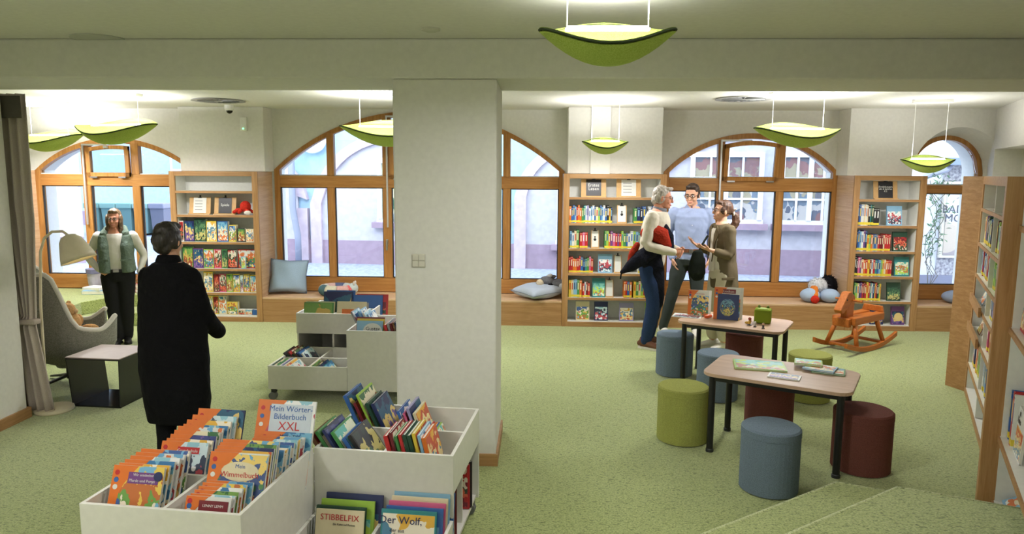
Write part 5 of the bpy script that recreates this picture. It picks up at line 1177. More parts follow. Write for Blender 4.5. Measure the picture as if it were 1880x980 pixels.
# ---- cart B
GB = 'books in the far cart'
def bb(lx, ly, lz, w, h, cv, pal, lab, seed, tilt=12, rz=0, **kw): return cover_book(CM(B, lx, ly, lz, R(tilt), rz), w, h, kw.pop('th', .016), cv, pal, lab, GB, seed, **kw)
bb(-.66, .05, .465, .29, .27, 'g', 'wood', 'wide green landscape book at the left of the far cart', 300, art_box=(.02, .02, .98, .98), scale=4)
bb(-.655, .08, .465, .29, .275, 'e', 'wood', 'cream book right behind the green landscape book', 301); bb(-.62, .11, .465, .28, .27, 'd', 'dark', 'dark green book behind the cream one in the far cart', 302)
bb(-.60, .46, .465, .30, .31, 'n', 'night', 'wide dark blue book at the back left of the far cart', 303, art_box=(.03, .03, .97, .97), scale=4); bb(-.58, .49, .465, .30, .32, 'b', 'sea', 'blue book behind the wide dark blue one in the far cart', 304)
b = bb(-.33, .05, .465, .29, .285, 'e', None, 'cream book with an orange square in the far cart', 305); MB().box(.05, .24, -.0015, 0, .06, .21).build('cover_picture', cmat('o'), b)
bb(-.31, .09, .465, .28, .27, 'a', 'snow', 'grey book behind the cream one with the orange square', 306)
bb(-.28, .46, .465, .30, .28, 'b', None, 'plain bright blue book at the back of the far cart', 307); bb(-.26, .49, .465, .33, .285, 'r', 'red', 'red book behind the plain blue one in the far cart', 308)
# tall front bin of cart B
b = bb(.07, -.66, .465, .23, .25, 'c', None, 'light blue book with a white oval title in the far cart', 310, titles=(('Gustav', .045, 'k', (.62, .72)), ('und das\nPinguin', .022, 'k', (.62, .5)))); MB().ell((.14, -.0005, .16), (.085, .0012, .07)).build('title_oval', cmat('w'), b); MB().ell((.05, -.0005, .04), (.035, .0014, .03)).build('printed_bird', cmat('n'), b)
bb(.065, -.63, .465, .24, .262, 'y', None, 'yellow-topped book right behind the white oval title', 311); bb(.05, -.60, .465, .25, .27, 'x', 'red', 'dark red book behind the yellow-topped one', 312)
GL = 'leaning books in the far cart'
def lean_b(lx, ly, n, spec, ang, step, lab0, w, lz=.465, hh=(.22, .26)):
    for i in range(n):
        cv, pal, th = spec[i % len(spec)]; h = random.uniform(*hh); M = CM(B, lx + step * i, ly, lz, 0) @ Matrix.Rotation(R(90), 4, 'Z') @ Matrix.Rotation(-R(ang), 4, 'X')
        cover_book(M, w, h, th, cv, pal, '%s %s, %s from left' % (COLS[cv][0], lab0, ORD[i + 1]), GL, 320 + i + int(ly * 40), name='hardback_book', art_box=(.03, .03, .97, .97))
lean_b(.395, -.66, 6, [('r', 'red', .024), ('a', 'snow', .016), ('x', 'red', .014), ('h', 'wood', .014), ('n', 'night', .016), ('a', 'snow', .014)], 14, .024, 'book in the tall far cart bin beside the pillar', .24)
lean_b(.06, -.33, 5, [('a', 'snow', .014), ('b', 'sea', .014), ('c', 'sea', .016), ('w', 'snow', .014), ('c', 'sea', .014)], 24, .035, 'book leaning in the back of the tall far cart bin', .24, hh=(.26, .30))
# low front-left bin of cart B
lean_b(-.52, -.67, 8, [('d', 'dark', .012), ('e', 'wood', .014), ('g', 'wood', .014), ('w', 'snow', .012), ('v', 'night', .012), ('w', 'snow', .014), ('e', 'sun', .012), ('w', 'snow', .012)], 42, .022, 'thin book in the front left of the low far bin', .26, .115, (.24, .27))
lean_b(-.52, -.34, 8, [('k', 'dark', .014), ('d', 'dark', .014), ('x', 'red', .012), ('d', 'dark', .014), ('h', 'wood', .014), ('n', 'night', .014), ('b', 'sea', .012), ('w', 'snow', .014)], 40, .024, 'thin book in the back left of the low far bin', .26, .115, (.27, .31))
lean_b(-.20, -.67, 5, [('e', 'wood', .012), ('h', 'wood', .012), ('k', 'dark', .014), ('n', 'night', .014), ('t', 'sea', .014)], 38, .026, 'thin book in the front right of the low far bin', .26, .115, (.22, .25))
# ================================================================== people
FOLD = bpy.data.textures.new('cloth_folds', 'CLOUDS'); FOLD.noise_scale = .09; FOLD.noise_depth = 2
FURT = bpy.data.textures.new('hair_strands', 'CLOUDS'); FURT.noise_scale = .03; FURT.noise_depth = 3
def organic(mb, name, mat, parent, vox=.008, it=5, disp=0, tex=None):
    o = mb.build(name, mat, parent, smooth=True)
    r = o.modifiers.new('skin', 'REMESH'); r.mode = 'VOXEL'; r.voxel_size = vox; r.use_smooth_shade = True
    if disp:
        d = o.modifiers.new('folds', 'DISPLACE'); d.texture = tex or FOLD; d.strength = disp; d.mid_level = .5; d.texture_coords = 'LOCAL'
    s = o.modifiers.new('relax', 'SMOOTH'); s.factor = .5; s.iterations = it
    return o
def limb(mb, a, b, c, r, side=None, ext=0):
    """tapered two-bone limb a-b-c with radii r = (a, mid1, b, mid2, c)"""
    a, b, c = V(a), V(b), V(c)
    pts = [a, a.lerp(b, .45), b.lerp(a, .12), b.lerp(c, .12), b.lerp(c, .45), c]; rr = [r[0], r[1], r[2], r[2], r[3], r[4]]
    return mb.tube(pts, rr, 14, rnd=True)
def hand(mb, w, d, n, t, curl=.5, s=1.0, spread=.0):
    """w wrist, d towards the fingertips, n the way the palm faces, t the thumb side"""
    w, d, n, t = V(w), V(d).normalized(), V(n).normalized(), V(t).normalized()
    mb.tube([w - d * .02, w + d * .02 * s, w + d * .055 * s, w + d * .09 * s], [(.026 * s, .02 * s), (.034 * s, .018 * s), (.041 * s, .016 * s), (.038 * s, .013 * s)], 12, side=t, rnd=True)
    for k, (off, ln) in enumerate(((.029, .070), (.010, .080), (-.010, .074), (-.029, .058))):
        p = w + d * .085 * s + t * off * s; dd = (d + t * (spread * (1.5 - k))).normalized(); pts = [p - dd * .015]; ang = 0
        for sg in (.45, .32, .23):
            ang += curl * (.75 if sg == .45 else 1.0); q = dd * math.cos(ang) + n * math.sin(ang); pts.append(pts[-1] + q * (ln * sg + (.015 if sg == .45 else 0)) * s)
        mb.tube(pts, [.0095 * s, .0092 * s, .0085 * s, .0072 * s], 8, rnd=True)
    p = w + d * .022 * s + t * .026 * s; q1 = (d * .55 + t * .75 + n * .25).normalized(); q2 = (d * .85 + t * .25 + n * .35).normalized()
    mb.tube([p, p + q1 * .035 * s, p + q1 * .035 * s + q2 * .032 * s, p + q1 * .035 * s + q2 * .055 * s], [.013 * s, .0115 * s, .0105 * s, .008 * s], 8, rnd=True)
SKIN = plain('skin_tone', (222, 170, 142), .55, 0, .3)
SKIN2 = plain('skin_tone_ruddy', (214, 150, 124), .55, 0, .3)
EYEW = plain('eye_white', (232, 228, 222), .3); EYED = plain('iris_dark', (48, 38, 32), .2); LIP = plain('lip_tone', (188, 104, 96), .5)
class Human:
    def __init__(s, lab, loc, rz, H, skin=SKIN):
        s.t = thing('person', lab, 'person', loc, rz); s.k = H / 1.75; s.body = MB(); s.skin = skin
    def S(s, *p): return V(p) * s.k
    def torso(s, mb, lean, hipx=0, hipy=0, ex=0, wide=1.0, deep=1.0, z0=.83, z1=1.56, belly=0):
        prof = [(.83, .125, .105), (.90, .16, .118), (.97, .162, .118), (1.06, .148, .108 + belly), (1.18, .155, .115 + belly * .8), (1.30, .172, .122), (1.39, .176, .112), (1.445, .15, .09), (1.485, .095, .072), (1.515, .06, .06), (1.56, .055, .057)]
        pts = []; rr = []
        for z, a, b in prof:
            if z < z0 - 1e-6 or z > z1 + 1e-6: continue
            f = max(0, (z - .9) / .6); pts.append(s.S(hipx * (1 - f) + lean[0] * f, hipy * (1 - f) + lean[1] * f, z)); rr.append(((a * wide + ex) * s.k, (b * deep + ex) * s.k))
        mb.tube(pts, rr, 22, side=(1, 0, 0)); return mb
    def head(s, at, yaw=0, pitch=0, roll=0, fem=False):
        """at = base of the skull/neck top (local metres / k)"""
        k = s.k; s.HM = Matrix.Translation(V(at) * k) @ Matrix.Rotation(yaw, 4, 'Z') @ Matrix.Rotation(pitch, 4, 'X') @ Matrix.Rotation(roll, 4, 'Y') @ Matrix.Scale(k, 4)
        b = s.body; M = s.HM; jw = .056 if fem else .062
        b.ell((0, -.012, .135), (.074, .094, .098), 0, M, None, 20, 14); b.ell((0, .028, .085), (.062, .066, .088), 0, M, None, 18, 12); b.ell((0, .045, .035), (jw * .72, .045, .034), 0, M, None, 14, 10)
        b.tube([(0, .086, .125), (0, .105, .098), (0, .109, .083)], [.010, .013, .015], 8, 0, M, rnd=True)
        b.ell((0, .088, .048), (.024, .014, .011), 0, M); b.ell((0, .085, .02), (.02, .014, .014), 0, M)
        b.ell((0, .076, .138), (.05, .018, .010), 0, M)
        for sx in (-1, 1): b.ell((sx * .076, -.008, .098), (.010, .020, .031), 0, M, (0, 0, sx * -.3)); b.ell((sx * .036, .066, .075), (.022, .02, .022), 0, M)
        for sx in (-1, 1):
            e = MB().ell((sx * .031, .083, .116), (.0135, .008, .0085), 0, M).build('eye', EYEW, s.t, smooth=True); MB().ell((sx * .031, .0895, .116), (.0062, .003, .0062), 0, M).build('iris', EYED, e, smooth=True)
        return M
    def face(s, brow, mouth='smile', lip=LIP):
        M = s.HM
        for sx in (-1, 1): MB().tube([(sx * .012, .094, .136), (sx * .03, .093, .142), (sx * .05, .078, .136)], [.0035, .0045, .003], 6, 0, M).build('eyebrow', brow, s.t, smooth=True)
        up = .006 if mouth == 'smile' else 0
        MB().tube([(-.027, .083, .048 + up), (-.013, .0985, .045), (0, .1015, .0445), (.013, .0985, .045), (.027, .083, .048 + up)], [.002, .0045, .0055, .0045, .002], 8, 0, M).build('mouth', lip, s.t, smooth=True)
        if mouth == 'smile': MB().box(-.013, .013, .0975, .1035, .0435, .0475, 0, M).build('teeth', EYEW, s.t)
    def glasses(s, mat, round_=False):
        M = s.HM; g = MB()
        for sx in (-1, 1):
            n = 18; g.tube([(sx * .033 + .025 * math.cos(2 * PI * i / n), .106 - .010 * abs(math.cos(2 * PI * i / n)) * .5, .115 + (.021 if round_ else .017) * math.sin(2 * PI * i / n)) for i in range(n + 1)], .0026, 6, 0, M)
            g.tube([(sx * .057, .1, .12), (sx * .079, .06, .12), (sx * .082, -.01, .118)], .0024, 6, 0, M)
        g.tube([(-.009, .108, .118), (.009, .108, .118)], .0026, 6, 0, M)
        g.build('glasses', mat, s.t, smooth=True)
    def legs(s, mb, hips, knees, ankles, r=(.092, .082, .06, .056, .045), ex=0):
        for h, kn, an in zip(hips, knees, ankles): limb(mb, V(h) * s.k, V(kn) * s.k, V(an) * s.k, [(q + ex) * s.k for q in r])
    def shoe(s, at, yaw, mat, sole, L=.27, pitch=0, high=.10):
        M = Matrix.Translation(V((at[0] * s.k, at[1] * s.k, at[2] if len(at) > 2 else 0))) @ Matrix.Rotation(yaw, 4, 'Z') @ Matrix.Rotation(pitch, 4, 'X') @ Matrix.Scale(s.k, 4)
        h = high; mb = MB(); st = [(-.07, .033, .03, .05), (-.05, .040, .05, .06), (.0, .041, .052, .062), (.06, .044, .038, .048), (.12, .046, .030, .038), (.165, .04, .024, .03), (.185, .02, .018, .024)]
        mb.tube([(0, y * L / .27, z) for y, a, b, z in st], [(a, b) for y, a, b, z in st], 14, 0, M, side=(1, 0, 0), rnd=True)
        mb.tube([(0, -.03, .05), (0, -.03, h)], [(.042, .052), (.040, .045)], 14, 0, M)
        o = organic(mb, 'shoe', mat, s.t, .006, 3)
        sl = MB(); pts = [(-.03, -.075), (-.043, -.03), (-.04, .04), (-.049, .11), (-.042, .16), (-.015, .19), (.015, .19), (.042, .16), (.049, .11), (.04, .04), (.043, -.03), (.03, -.075)]
        sl.prism([(x, y * L / .27, .0) for x, y in pts], (0, 0, .022), 0, M); sl.build('sole', sole, o)
        lc = MB()
        for i in range(4): y = .03 + .022 * i; z = .088 - .012 * i; lc.tube([(-.025, y, z - .008), (0, y, z + .005), (.025, y, z - .008)], .004, 5, 0, M)
        lc.build('laces', sole, o)
        return o
    def done(s, vox=.0065): return organic(s.body, 'body', s.skin, s.t, vox, 2)
def garment(h, mb, name, mat, disp=.012, it=6, vox=.009): return organic(mb, name, mat, h.t, vox, it, disp * h.k)
def hair_cap(h, mat, rings, name='hair', disp=.012, vox=.006):
    mb = MB()
    for c, r, rot in rings: mb.ell(c, r, 0, h.HM, rot, 16, 10)
    return organic(mb, name, mat, h.t, vox, 2, disp, FURT)
def hair_mat(nm, c1, c2, sc=60):
    m, t, b = nt(nm); mp = coords(t, 'Object', (1, 1, .18)); n = N(t, 'ShaderNodeTexNoise', i_Scale=float(sc), i_Detail=3.0); t.links.new(mp.outputs[0], n.inputs[0])
    r = ramp(t, [(.35, lin(c1)), (.65, lin(c2))]); t.links.new(n.outputs[0], r.inputs[0]); t.links.new(r.outputs[0], b.inputs['Base Color']); b.inputs['Roughness'].default_value = .5; bump(t, b, n.outputs[0], .6, .01); return m
WHITE_SH = plain('sneaker_white', (222, 218, 208), .6); SOLEW = plain('sole_white', (226, 222, 212), .6)
BRN = plain('shoe_brown', (104, 62, 40), .5); BLKS = plain('shoe_black', (24, 24, 26), .5)

# ---------- 1  grey-haired man in a cream sweater, holding a jacket
h = Human('grey-haired man in a cream sweater and jeans holding a red-lined jacket', (1.30, 8.16, 0), R(-112), 1.87, SKIN2)
ln = (0, .07)
h.torso(h.body, ln); sh = [(-.185, .045, 1.415), (.185, .045, 1.415)]; el = [(-.245, .05, 1.12), (.27, .0, 1.13)]; wr_ = [(-.10, .27, 1.06), (.17, .27, 1.07)]
for i in (0, 1): limb(h.body, V(sh[i]) * h.k, V(el[i]) * h.k, V(wr_[i]) * h.k, [v * h.k for v in (.05, .045, .036, .034, .027)])
hand(h.body, V(wr_[0]) * h.k, (.7, .55, -.1), (0, -.6, -.7), (-.2, .4, .8), .6, h.k); hand(h.body, V(wr_[1]) * h.k, (-.75, .5, -.1), (0, -.6, -.7), (.2, .4, .8), .6, h.k)
hip = [(-.09, 0, .89), (.09, 0, .89)]; kn = [(-.115, .05, .49), (.10, .07, .49)]; an = [(-.13, -.02, .09), (.10, .0, .09)]
h.legs(h.body, hip, kn, an); M_ = h.head((0, .09, 1.515), R(14), R(-8)); h.done()
sw_ = MB(); h.torso(sw_, ln, ex=.026, z0=.90, z1=1.485, belly=.012)
for i in (0, 1): limb(sw_, V(sh[i]) * h.k, V(el[i]) * h.k, V(wr_[i]) * h.k, [v * h.k for v in (.075, .068, .056, .052, .042)])
garment(h, sw_, 'sweater', fabric('cream_knit', (216, 208, 192), 300, .1), .016)
col = MB(); col.tube([h.S(0, .075, 1.475), h.S(0, .085, 1.525)], [(.078 * h.k, .078 * h.k), (.066 * h.k, .07 * h.k)], 18, side=(1, 0, 0)); col.build('shirt_collar', fabric('grey_check_collar', (130, 132, 140), 200, .3), h.t, smooth=True)
j = MB(); h.legs(j, hip, kn, an, ex=.014); h.torso(j, ln, ex=.016, z0=.83, z1=.98); garment(h, j, 'jeans', fabric('denim', (48, 66, 104), 260, .35), .014)
h.shoe((-.13, -.02), R(10), BRN, SOLEW, .29); h.shoe((.10, .0), R(-14), BRN, SOLEW, .29)
GH_ = hair_mat('grey_hair', (150, 140, 132), (196, 188, 180))
hair_cap(h, GH_, [((0, -.022, .150), (.080, .094, .094), None), ((-.058, -.03, .10), (.026, .06, .055), None), ((.058, -.03, .10), (.026, .06, .055), None), ((0, -.075, .085), (.06, .04, .06), None), ((0, .045, .205), (.055, .05, .026), (.3, 0, 0))], disp=.014)
h.face(GH_, 'smile'); h.glasses(plain('wire_frame', (90, 84, 80), .3, .8))
# jacket (held): dark shell, red lining, hanging sleeve
jk = thing('jacket', 'dark quilted jacket with red lining draped over the arms of the grey-haired man', 'jacket', (1.36, 8.05, .8), 0)
NAVY = fabric('navy_quilt', (28, 30, 42), 90, .25, .5, big=30); REDL = fabric('red_lining', (172, 52, 34), 120, .25, .4, big=24)
def jp(px, py, y): return aty(px, py, y)
def part(mb, nm, mat, d=.012):
    o = organic(mb, nm, mat, None, .008, 5, d); o.parent = jk; o.matrix_parent_inverse = PM(jk).inverted()
mb = MB(); mb.tube([jp(1186, 428, 8.02), jp(1200, 426, 7.97), jp(1215, 434, 7.95), jp(1227, 450, 7.97)], [.07, .105, .10, .04], 16, rnd=True); part(mb, 'red_lining', REDL)
mb = MB(); mb.tube([jp(1200, 413, 8.06), jp(1219, 417, 8.02), jp(1230, 434, 7.99), jp(1234, 458, 7.98)], [.04, .055, .045, .025], 12, rnd=True); mb.tube([jp(1192, 452, 7.98), jp(1226, 457, 7.95)], [.05, .035], 12, rnd=True)
mb.tube([jp(1194, 462, 8.0), jp(1200, 500, 8.02), jp(1204, 545, 8.04), jp(1204, 560, 8.04)], [(.12, .05), (.125, .06), (.10, .05), (.08, .04)], 14, side=(1, 0, 0), rnd=True); part(mb, 'outer_shell', NAVY)
mb = MB(); mb.tube([jp(1194, 462, 7.95), jp(1176, 474, 7.92), jp(1157, 489, 7.91), jp(1142, 499, 7.92)], [.085, .09, .065, .025], 14, rnd=True); part(mb, 'hanging_sleeve', NAVY)
mb = MB(); mb.tube([jp(1170, 449, 7.98), jp(1162, 464, 7.95), jp(1155, 480, 7.93)], [.035, .045, .025], 12, rnd=True); part(mb, 'sleeve_lining', REDL)
MB().tube([jp(1141, 499, 7.92), jp(1139, 512, 7.92)], .008, 6).build('strap', NAVY, jk, True)

# ---------- 2  man in a light blue shirt
h = Human('man with glasses in a light blue shirt and dark trousers', (1.87, 8.78, 0), R(176), 1.88)
ln = (-.01, .02); h.torso(h.body, ln, hipx=.0)
sh = [(-.19, 0, 1.42), (.185, 0, 1.42)]; el = [(-.26, -.06, 1.15), (.265, -.05, 1.14)]; wr_ = [(-.22, .06, .93), (.20, .06, .92)]
for i in (0, 1): limb(h.body, V(sh[i]) * h.k, V(el[i]) * h.k, V(wr_[i]) * h.k, [v * h.k for v in (.05, .045, .036, .034, .027)])
hand(h.body, V(wr_[1]) * h.k, (-.25, .05, -1), (-1, 0, 0), (0, 1, 0), .35, h.k); hand(h.body, V(wr_[0]) * h.k, (.25, .05, -1), (1, 0, 0), (0, 1, 0), .35, h.k)
hip = [(-.085, 0, .89), (.09, 0, .89)]; kn = [(-.10, .04, .49), (.175, .02, .50)]; an = [(-.10, .02, .09), (.265, .0, .09)]
h.legs(h.body, hip, kn, an); h.head((-.01, .03, 1.52), R(-24), R(-10)); h.done()
g_ = MB(); h.torso(g_, ln, ex=.018, z0=.90, z1=1.486, belly=.012)
for i in (0, 1): limb(g_, V(sh[i]) * h.k, V(el[i]) * h.k, V(wr_[i]) * h.k, [v * h.k for v in (.072, .064, .054, .048, .038)])
SHB = fabric('light_blue_cotton', (158, 172, 208), 300, .1)
o = garment(h, g_, 'shirt', SHB, .016)
for i in range(5): MB().ell(h.S(0, .135 + .005 * i - (.03 if i == 4 else 0), 1.04 + .085 * i), (.006, .004, .006)).build('button', WHITEP, o)
MB().box(-.012, .012, .0, .012, 0, .4, 0, Matrix.Translation(h.S(0, .128, 1.02))).build('placket', SHB, o)
MB().ell(h.S(-.085, .135, 1.29), (.011, .004, .014)).build('chest_emblem', cmat('n'), o)
cl = MB()
for sx in (-1, 1): cl.prism([h.S(sx * .006, .10, 1.462), h.S(sx * .05, .112, 1.44), h.S(sx * .08, .04, 1.49), h.S(sx * .058, .045, 1.525)], h.S(0, .012, .004))
cl.build('collar', SHB, h.t)
MB().ell(h.S(0, .07, 1.485), (.03, .02, .03)).build('undershirt', cmat('n'), h.t)
j = MB(); h.legs(j, hip, kn, an, ex=.012, r=(.09, .08, .058, .052, .04)); h.torso(j, ln, ex=.014, z0=.83, z1=1.0); garment(h, j, 'trousers', fabric('dark_green_grey_cloth', (62, 68, 66), 260, .2), .012)
bl = MB(); bl.tube([h.S(0, 0, .985), h.S(0, 0, 1.025)], [(.192 * h.k, .148 * h.k), (.190 * h.k, .146 * h.k)], 24, side=(1, 0, 0)); b_ = bl.build('belt', plain('brown_leather', (110, 66, 40), .45), h.t, smooth=False)
MB().box(-.025, .025, .146 * h.k, .146 * h.k + .012, 1.0 * h.k - .02, 1.0 * h.k + .025).build('buckle', CHROME, b_, bevel=.003)
h.shoe((-.10, .02), R(0), WHITE_SH, SOLEW); h.shoe((.265, .0), R(24), WHITE_SH, SOLEW)
DH = hair_mat('dark_brown_hair', (40, 28, 22), (66, 48, 38))
hair_cap(h, DH, [((0, -.022, .160), (.079, .092, .088), None), ((-.06, -.02, .12), (.022, .05, .05), None), ((.06, -.02, .12), (.022, .05, .05), None), ((0, .05, .212), (.058, .045, .028), (.25, 0, 0)), ((0, -.075, .10), (.06, .035, .06), None)], disp=.01)
h.face(DH, 'smile'); h.glasses(plain('dark_frame', (28, 24, 24), .3))

# ---------- 3  woman in an olive blazer, gesturing
h = Human('woman in an olive blazer and cream trousers gesturing with an open hand', (2.10, 8.10, 0), R(103), 1.71)
ln = (0, .02); h.torso(h.body, ln, wide=.88, deep=.92)
sh = [(-.165, .01, 1.41), (.165, .01, 1.41)]; el = [(-.225, .02, 1.13), (.21, .03, 1.13)]; wr_ = [(-.17, .25, 1.20), (.14, .25, 1.22)]
for i in (0, 1): limb(h.body, V(sh[i]) * h.k, V(el[i]) * h.k, V(wr_[i]) * h.k, [v * h.k for v in (.045, .04, .032, .03, .023)])
hand(h.body, V(wr_[0]) * h.k, (.15, .9, .30), (.2, -.25, .9), (-.85, .1, .25), .22, h.k * .95, .12); hand(h.body, V(wr_[1]) * h.k, (-.1, .85, .5), (-.3, -.4, .8), (.85, .1, .3), .25, h.k * .95, .1)
hip = [(-.085, 0, .89), (.085, 0, .89)]; kn = [(-.085, .03, .49), (.085, .05, .49)]; an = [(-.07, -.03, .10), (.09, .03, .10)]
h.legs(h.body, hip, kn, an, (.085, .075, .055, .05, .038)); h.head((0, .03, 1.52), R(-6), R(4), fem=True); h.done()
tp = MB(); h.torso(tp, ln, ex=.012, z0=.90, z1=1.445, wide=.88, deep=.94); garment(h, tp, 'white_top', fabric('off_white_top', (226, 220, 208), 300, .08), .008)
bz_ = MB(); pts = []; rr = []
for z, a, b, y in ((.745, .215, .15, -.035), (.83, .205, .148, -.03), (.93, .20, .145, -.028), (1.05, .175, .132, -.025), (1.18, .175, .135, -.02), (1.30, .185, .135, -.012), (1.39, .185, .12, -.005), (1.445, .15, .10, .0), (1.485, .095, .08, .005)):
    pts.append(h.S(0, y + ln[1] * max(0, (z - .9) / .6), z)); rr.append((a * h.k, b * h.k))
bz_.tube(pts, rr, 22, side=(1, 0, 0))
for i in (0, 1): limb(bz_, V(sh[i]) * h.k, V(el[i]) * h.k, V(wr_[i]).lerp(V(el[i]), .38) * h.k, [v * h.k for v in (.078, .068, .06, .054, .050)])
OLV = fabric('olive_tweed', (112, 100, 78), 320, .25)
o = garment(h, bz_, 'blazer', OLV, .014)
MB().prism([h.S(-.222, -.05, .88), h.S(-.222, .10, .88), h.S(-.222, .10, .855), h.S(-.222, -.05, .855)], h.S(.02, 0, 0)).build('pocket_flap', OLV, o)
vf = MB(); vf.prism([h.S(-.055, .155, .94), h.S(.03, .155, .94), h.S(.045, .125, 1.42), h.S(-.045, .125, 1.42)], h.S(0, -.03, 0)); vf.build('shirt_front', MATS['off_white_top'], h.t)
lp_ = MB()
for sx in (-1, 1): lp_.prism([h.S(sx * .05, .15, 1.05), h.S(sx * .09, .135, 1.28), h.S(sx * .105, .10, 1.38), h.S(sx * .055, .10, 1.46), h.S(sx * .042, .128, 1.36)], h.S(0, .012, 0))
lp_.build('lapel', OLV, o)
j = MB(); h.legs(j, hip, kn, [(-.07, -.03, .17), (.09, .03, .17)], ex=.02, r=(.088, .08, .062, .062, .058)); h.torso(j, ln, ex=.012, z0=.83, z1=.98, wide=.92); garment(h, j, 'trousers', fabric('cream_cotton', (216, 206, 186), 280, .1), .012)
h.shoe((-.07, -.03), R(10), WHITE_SH, SOLEW, .25); h.shoe((.09, .03), R(-8), WHITE_SH, SOLEW, .25)
BH = hair_mat('brown_hair', (66, 44, 34), (104, 74, 56))
hair_cap(h, BH, [((0, -.026, .15), (.081, .096, .096), None), ((0, -.095, .115), (.045, .045, .045), None), ((-.062, -.005, .12), (.02, .055, .05), None), ((.062, -.005, .12), (.02, .055, .05), None), ((0, .048, .205), (.055, .045, .028), (.3, 0, 0))], disp=.008)
pt = MB(); pt.tube([(0, -.12, .10), (0, -.16, .07), (0, -.175, .0), (0, -.155, -.06), (0, -.16, -.10)], [.024, .04, .05, .045, .018], 12, 0, h.HM, rnd=True); organic(pt, 'ponytail', BH, h.t, .006, 2, .016, FURT)
sc = MB(); sc.tube([(.03 * math.cos(q), -.125 + .012 * math.sin(q), .095 + .03 * math.sin(q)) for q in [2 * PI * i / 14 for i in range(15)]], .011, 8, 0, h.HM); sc.tube([(-.01, -.13, .12), (-.02, -.15, .155), (-.03, -.14, .14)], .009, 6, 0, h.HM); sc.build('scrunchie', plain('scrunchie_white', (232, 228, 220), .8), h.t, smooth=True)
h.face(BH, 'smile'); h.glasses(plain('thin_brown_frame', (74, 50, 40), .3), True)
# shoulder bag
bg = thing('shoulder_bag', 'dark green shoulder bag at the hip of the woman in the olive blazer', 'bag', (1.94, 8.0, .85), 0)
p = aty(1281, 489, 8.0); mb = MB(); mb.tube([(p.x - .0, 8.02, p.z + .16), (p.x - .0, 8.02, p.z + .05), (p.x + .0, 8.02, p.z - .08), (p.x + .01, 8.02, p.z - .14)], [(.06, .03), (.09, .045), (.098, .05), (.065, .03)], 16, side=(1, 0, 0), rnd=True)
o = organic(mb, 'pouch', fabric('dark_green_leather', (36, 42, 38), 120, .2, .3), None, .008, 5, .012); o.parent = bg; o.matrix_parent_inverse = PM(bg).inverted()
MB().tube([(p.x, 8.02, p.z + .13), (p.x + .05, 8.05, p.z + .24), (p.x + .12, 8.1, p.z + .34)], .012, 8).build('strap', MATS['dark_green_leather'], bg, True)

# ---------- 4  woman in a sage vest near the left window
h = Human('woman in a sage green vest and white top standing near the left window', (-4.86, 7.95, 0), R(203), 1.56, SKIN2)
ln = (0, .0); h.torso(h.body, ln, wide=1.06)
sh = [(-.195, 0, 1.41), (.195, 0, 1.41)]; el = [(-.31, -.08, 1.14), (.345, -.06, 1.15)]; wr_ = [(-.25, .0, .93), (.20, .09, .985)]
for i in (0, 1): limb(h.body, V(sh[i]) * h.k, V(el[i]) * h.k, V(wr_[i]) * h.k, [v * h.k for v in (.048, .042, .034, .032, .025)])
hand(h.body, V(wr_[1]) * h.k, (-.8, .25, -.5), (0, -.7, -.4), (-.1, .5, .8), .5, h.k); hand(h.body, V(wr_[0]) * h.k, (.1, -.05, -1), (1, 0, 0), (0, 1, 0), .4, h.k)
hip = [(-.09, 0, .89), (.09, 0, .89)]; kn = [(-.085, .04, .49), (.075, .05, .49)]; an = [(-.06, -.02, .09), (.04, .02, .09)]
h.legs(h.body, hip, kn, an); h.head((0, .01, 1.52), R(-6), R(-4), fem=True); h.done()
g_ = MB(); h.torso(g_, ln, ex=.016, z0=.93, z1=1.445, belly=.02, wide=1.08)
for i in (0, 1): limb(g_, V(sh[i]) * h.k, V(el[i]) * h.k, V(wr_[i]) * h.k, [v * h.k for v in (.066, .058, .05, .044, .034)])
garment(h, g_, 'white_top', fabric('white_jersey', (226, 222, 214), 300, .08), .012)
SG = fabric('sage_quilt', (112, 128, 116), 120, .2, .5, big=22)
for sx in (-1, 1):
    v_ = MB(); v_.tube([h.S(sx * .125, .01, .95), h.S(sx * .12, .015, 1.10), h.S(sx * .12, .012, 1.28), h.S(sx * .115, .0, 1.40), h.S(sx * .085, -.01, 1.47)], [(.095 * h.k, .165 * h.k), (.085 * h.k, .165 * h.k), (.088 * h.k, .155 * h.k), (.088 * h.k, .12 * h.k), (.05 * h.k, .07 * h.k)], 16, side=(1, 0, 0), rnd=False); garment(h, v_, 'vest_panel', SG, .018)
hd_ = MB(); hd_.tube([h.S(-.12, .06, 1.44), h.S(-.09, -.06, 1.50), h.S(0, -.10, 1.51), h.S(.09, -.06, 1.50), h.S(.12, .06, 1.44)], .05 * h.k, 12, rnd=True); garment(h, hd_, 'hood', SG, .015)
for sx in (-1, 1): MB().box(-.06, .06, 0, .012, 0, .02, 0, Matrix.Translation(h.S(sx * .13, .165, 1.10)) @ Matrix.Rotation(-sx * .3, 4, 'Z')).build('pocket_zip', SG, h.t)
j = MB(); h.legs(j, hip, kn, an, ex=.024); h.torso(j, ln, ex=.022, z0=.83, z1=.99, wide=1.1); garment(h, j, 'black_jeans', fabric('black_denim', (36, 36, 38), 260, .25), .012)
bl = MB(); bl.tube([h.S(0, 0, .955), h.S(0, 0, .99)], [(.205 * h.k, .148 * h.k), (.203 * h.k, .146 * h.k)], 24, side=(1, 0, 0)); b_ = bl.build('belt', BLKS, h.t); MB().box(-.03, .03, .148 * h.k, .148 * h.k + .012, .955 * h.k, .99 * h.k).build('buckle', CHROME, b_, bevel=.003)
h.shoe((-.06, -.02), R(8), BLKS, BLKS, .25); h.shoe((.04, .02), R(-8), BLKS, BLKS, .25)
BLH = hair_mat('streaked_blond_hair', (54, 42, 34), (128, 102, 74), 30)
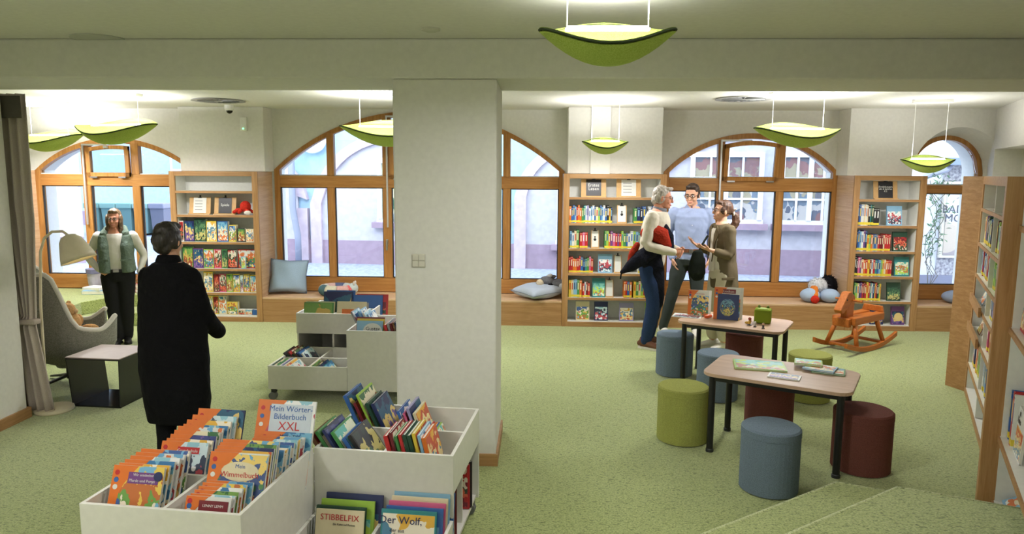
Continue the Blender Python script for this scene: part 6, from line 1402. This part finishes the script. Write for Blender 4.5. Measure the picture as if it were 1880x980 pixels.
hair_cap(h, BLH, [((0, -.03, .15), (.084, .094, .098), None), ((-.072, .0, .05), (.026, .06, .12), (0, -.1, 0)), ((.072, .0, .05), (.026, .06, .12), (0, .1, 0)), ((-.078, .03, -.05), (.03, .04, .08), None), ((.078, .03, -.05), (.03, .04, .08), None), ((0, -.08, .04), (.07, .04, .12), None), ((0, .035, .205), (.06, .05, .03), (.3, 0, 0))], disp=.012)
h.face(BLH, 'flat'); h.glasses(plain('dark_frame', (28, 24, 24), .3))

# ---------- 5  person in a long black coat, seen from behind
BKX = V(aty(318, 600, 4.5))
h = Human('person in a long black coat seen from behind, beside the front cart', (-2.42, 4.52, 0), R(0), 1.66)
ln = (0, .0); h.torso(h.body, ln, wide=.9)
sh = [(-.15, 0, 1.385), (.15, 0, 1.385)]; el = [(-.19, .05, 1.12), (.205, .05, 1.10)]; wr_ = [(-.10, .24, 1.0), (.22, .22, .95)]
for i in (0, 1): limb(h.body, V(sh[i]) * h.k, V(el[i]) * h.k, V(wr_[i]) * h.k, [v * h.k for v in (.046, .04, .032, .03, .024)])
hand(h.body, V(wr_[0]) * h.k, (.5, .8, -.1), (.2, -.3, -.9), (.6, .3, .5), .5, h.k); hand(h.body, V(wr_[1]) * h.k, (-.5, .8, -.1), (-.2, -.3, -.9), (-.6, .3, .5), .5, h.k)
hip = [(-.085, 0, .89), (.085, 0, .89)]; kn = [(-.085, .02, .49), (.085, .02, .49)]; an = [(-.085, -.02, .09), (.085, 0, .09)]
h.legs(h.body, hip, kn, an); h.head((0, .005, 1.525), R(-12), R(-6), fem=True); h.done()
ct_ = MB(); pts = []; rr = []
for z, a, b in ((.36, .215, .15), (.50, .232, .165), (.75, .245, .17), (1.0, .238, .165), (1.18, .225, .15), (1.30, .21, .14), (1.38, .195, .132), (1.435, .165, .115), (1.485, .105, .095)):
    pts.append(h.S(.01 if z < .6 else 0, 0, z)); rr.append((a * h.k, b * h.k))
ct_.tube(pts, rr, 24, side=(1, 0, 0))
for i in (0, 1): limb(ct_, V(sh[i]) * h.k, V(el[i]) * h.k, V(wr_[i]) * h.k, [v * h.k for v in (.068, .068, .068, .062, .058)])
BC = fabric('black_wool', (16, 16, 19), 200, .3, .4, big=9)
o = garment(h, ct_, 'coat', BC, .014)
co = MB(); co.tube([h.S(0, 0, 1.465), h.S(0, 0, 1.50), h.S(0, .005, 1.535)], [.088 * h.k, .082 * h.k, .068 * h.k], 18); organic(co, 'coat_collar', BC, h.t, .008, 3)
j = MB(); h.legs(j, hip, kn, an, ex=.012); garment(h, j, 'trousers', fabric('black_trousers', (20, 20, 24), 200, .3), .01)
h.shoe((-.085, -.02), R(6), BLKS, BLKS, .25); h.shoe((.085, 0), R(-6), BLKS, BLKS, .25)
KH = hair_mat('black_hair', (22, 18, 17), (46, 38, 34))
hair_cap(h, KH, [((0, -.024, .145), (.084, .098, .098), None), ((0, -.085, .11), (.062, .05, .07), None), ((0, -.06, .06), (.068, .045, .05), None), ((-.062, -.015, .11), (.024, .06, .06), None), ((.062, -.015, .11), (.024, .06, .06), None), ((0, .03, .21), (.06, .06, .03), None)], disp=.016)
h.face(KH, 'flat')
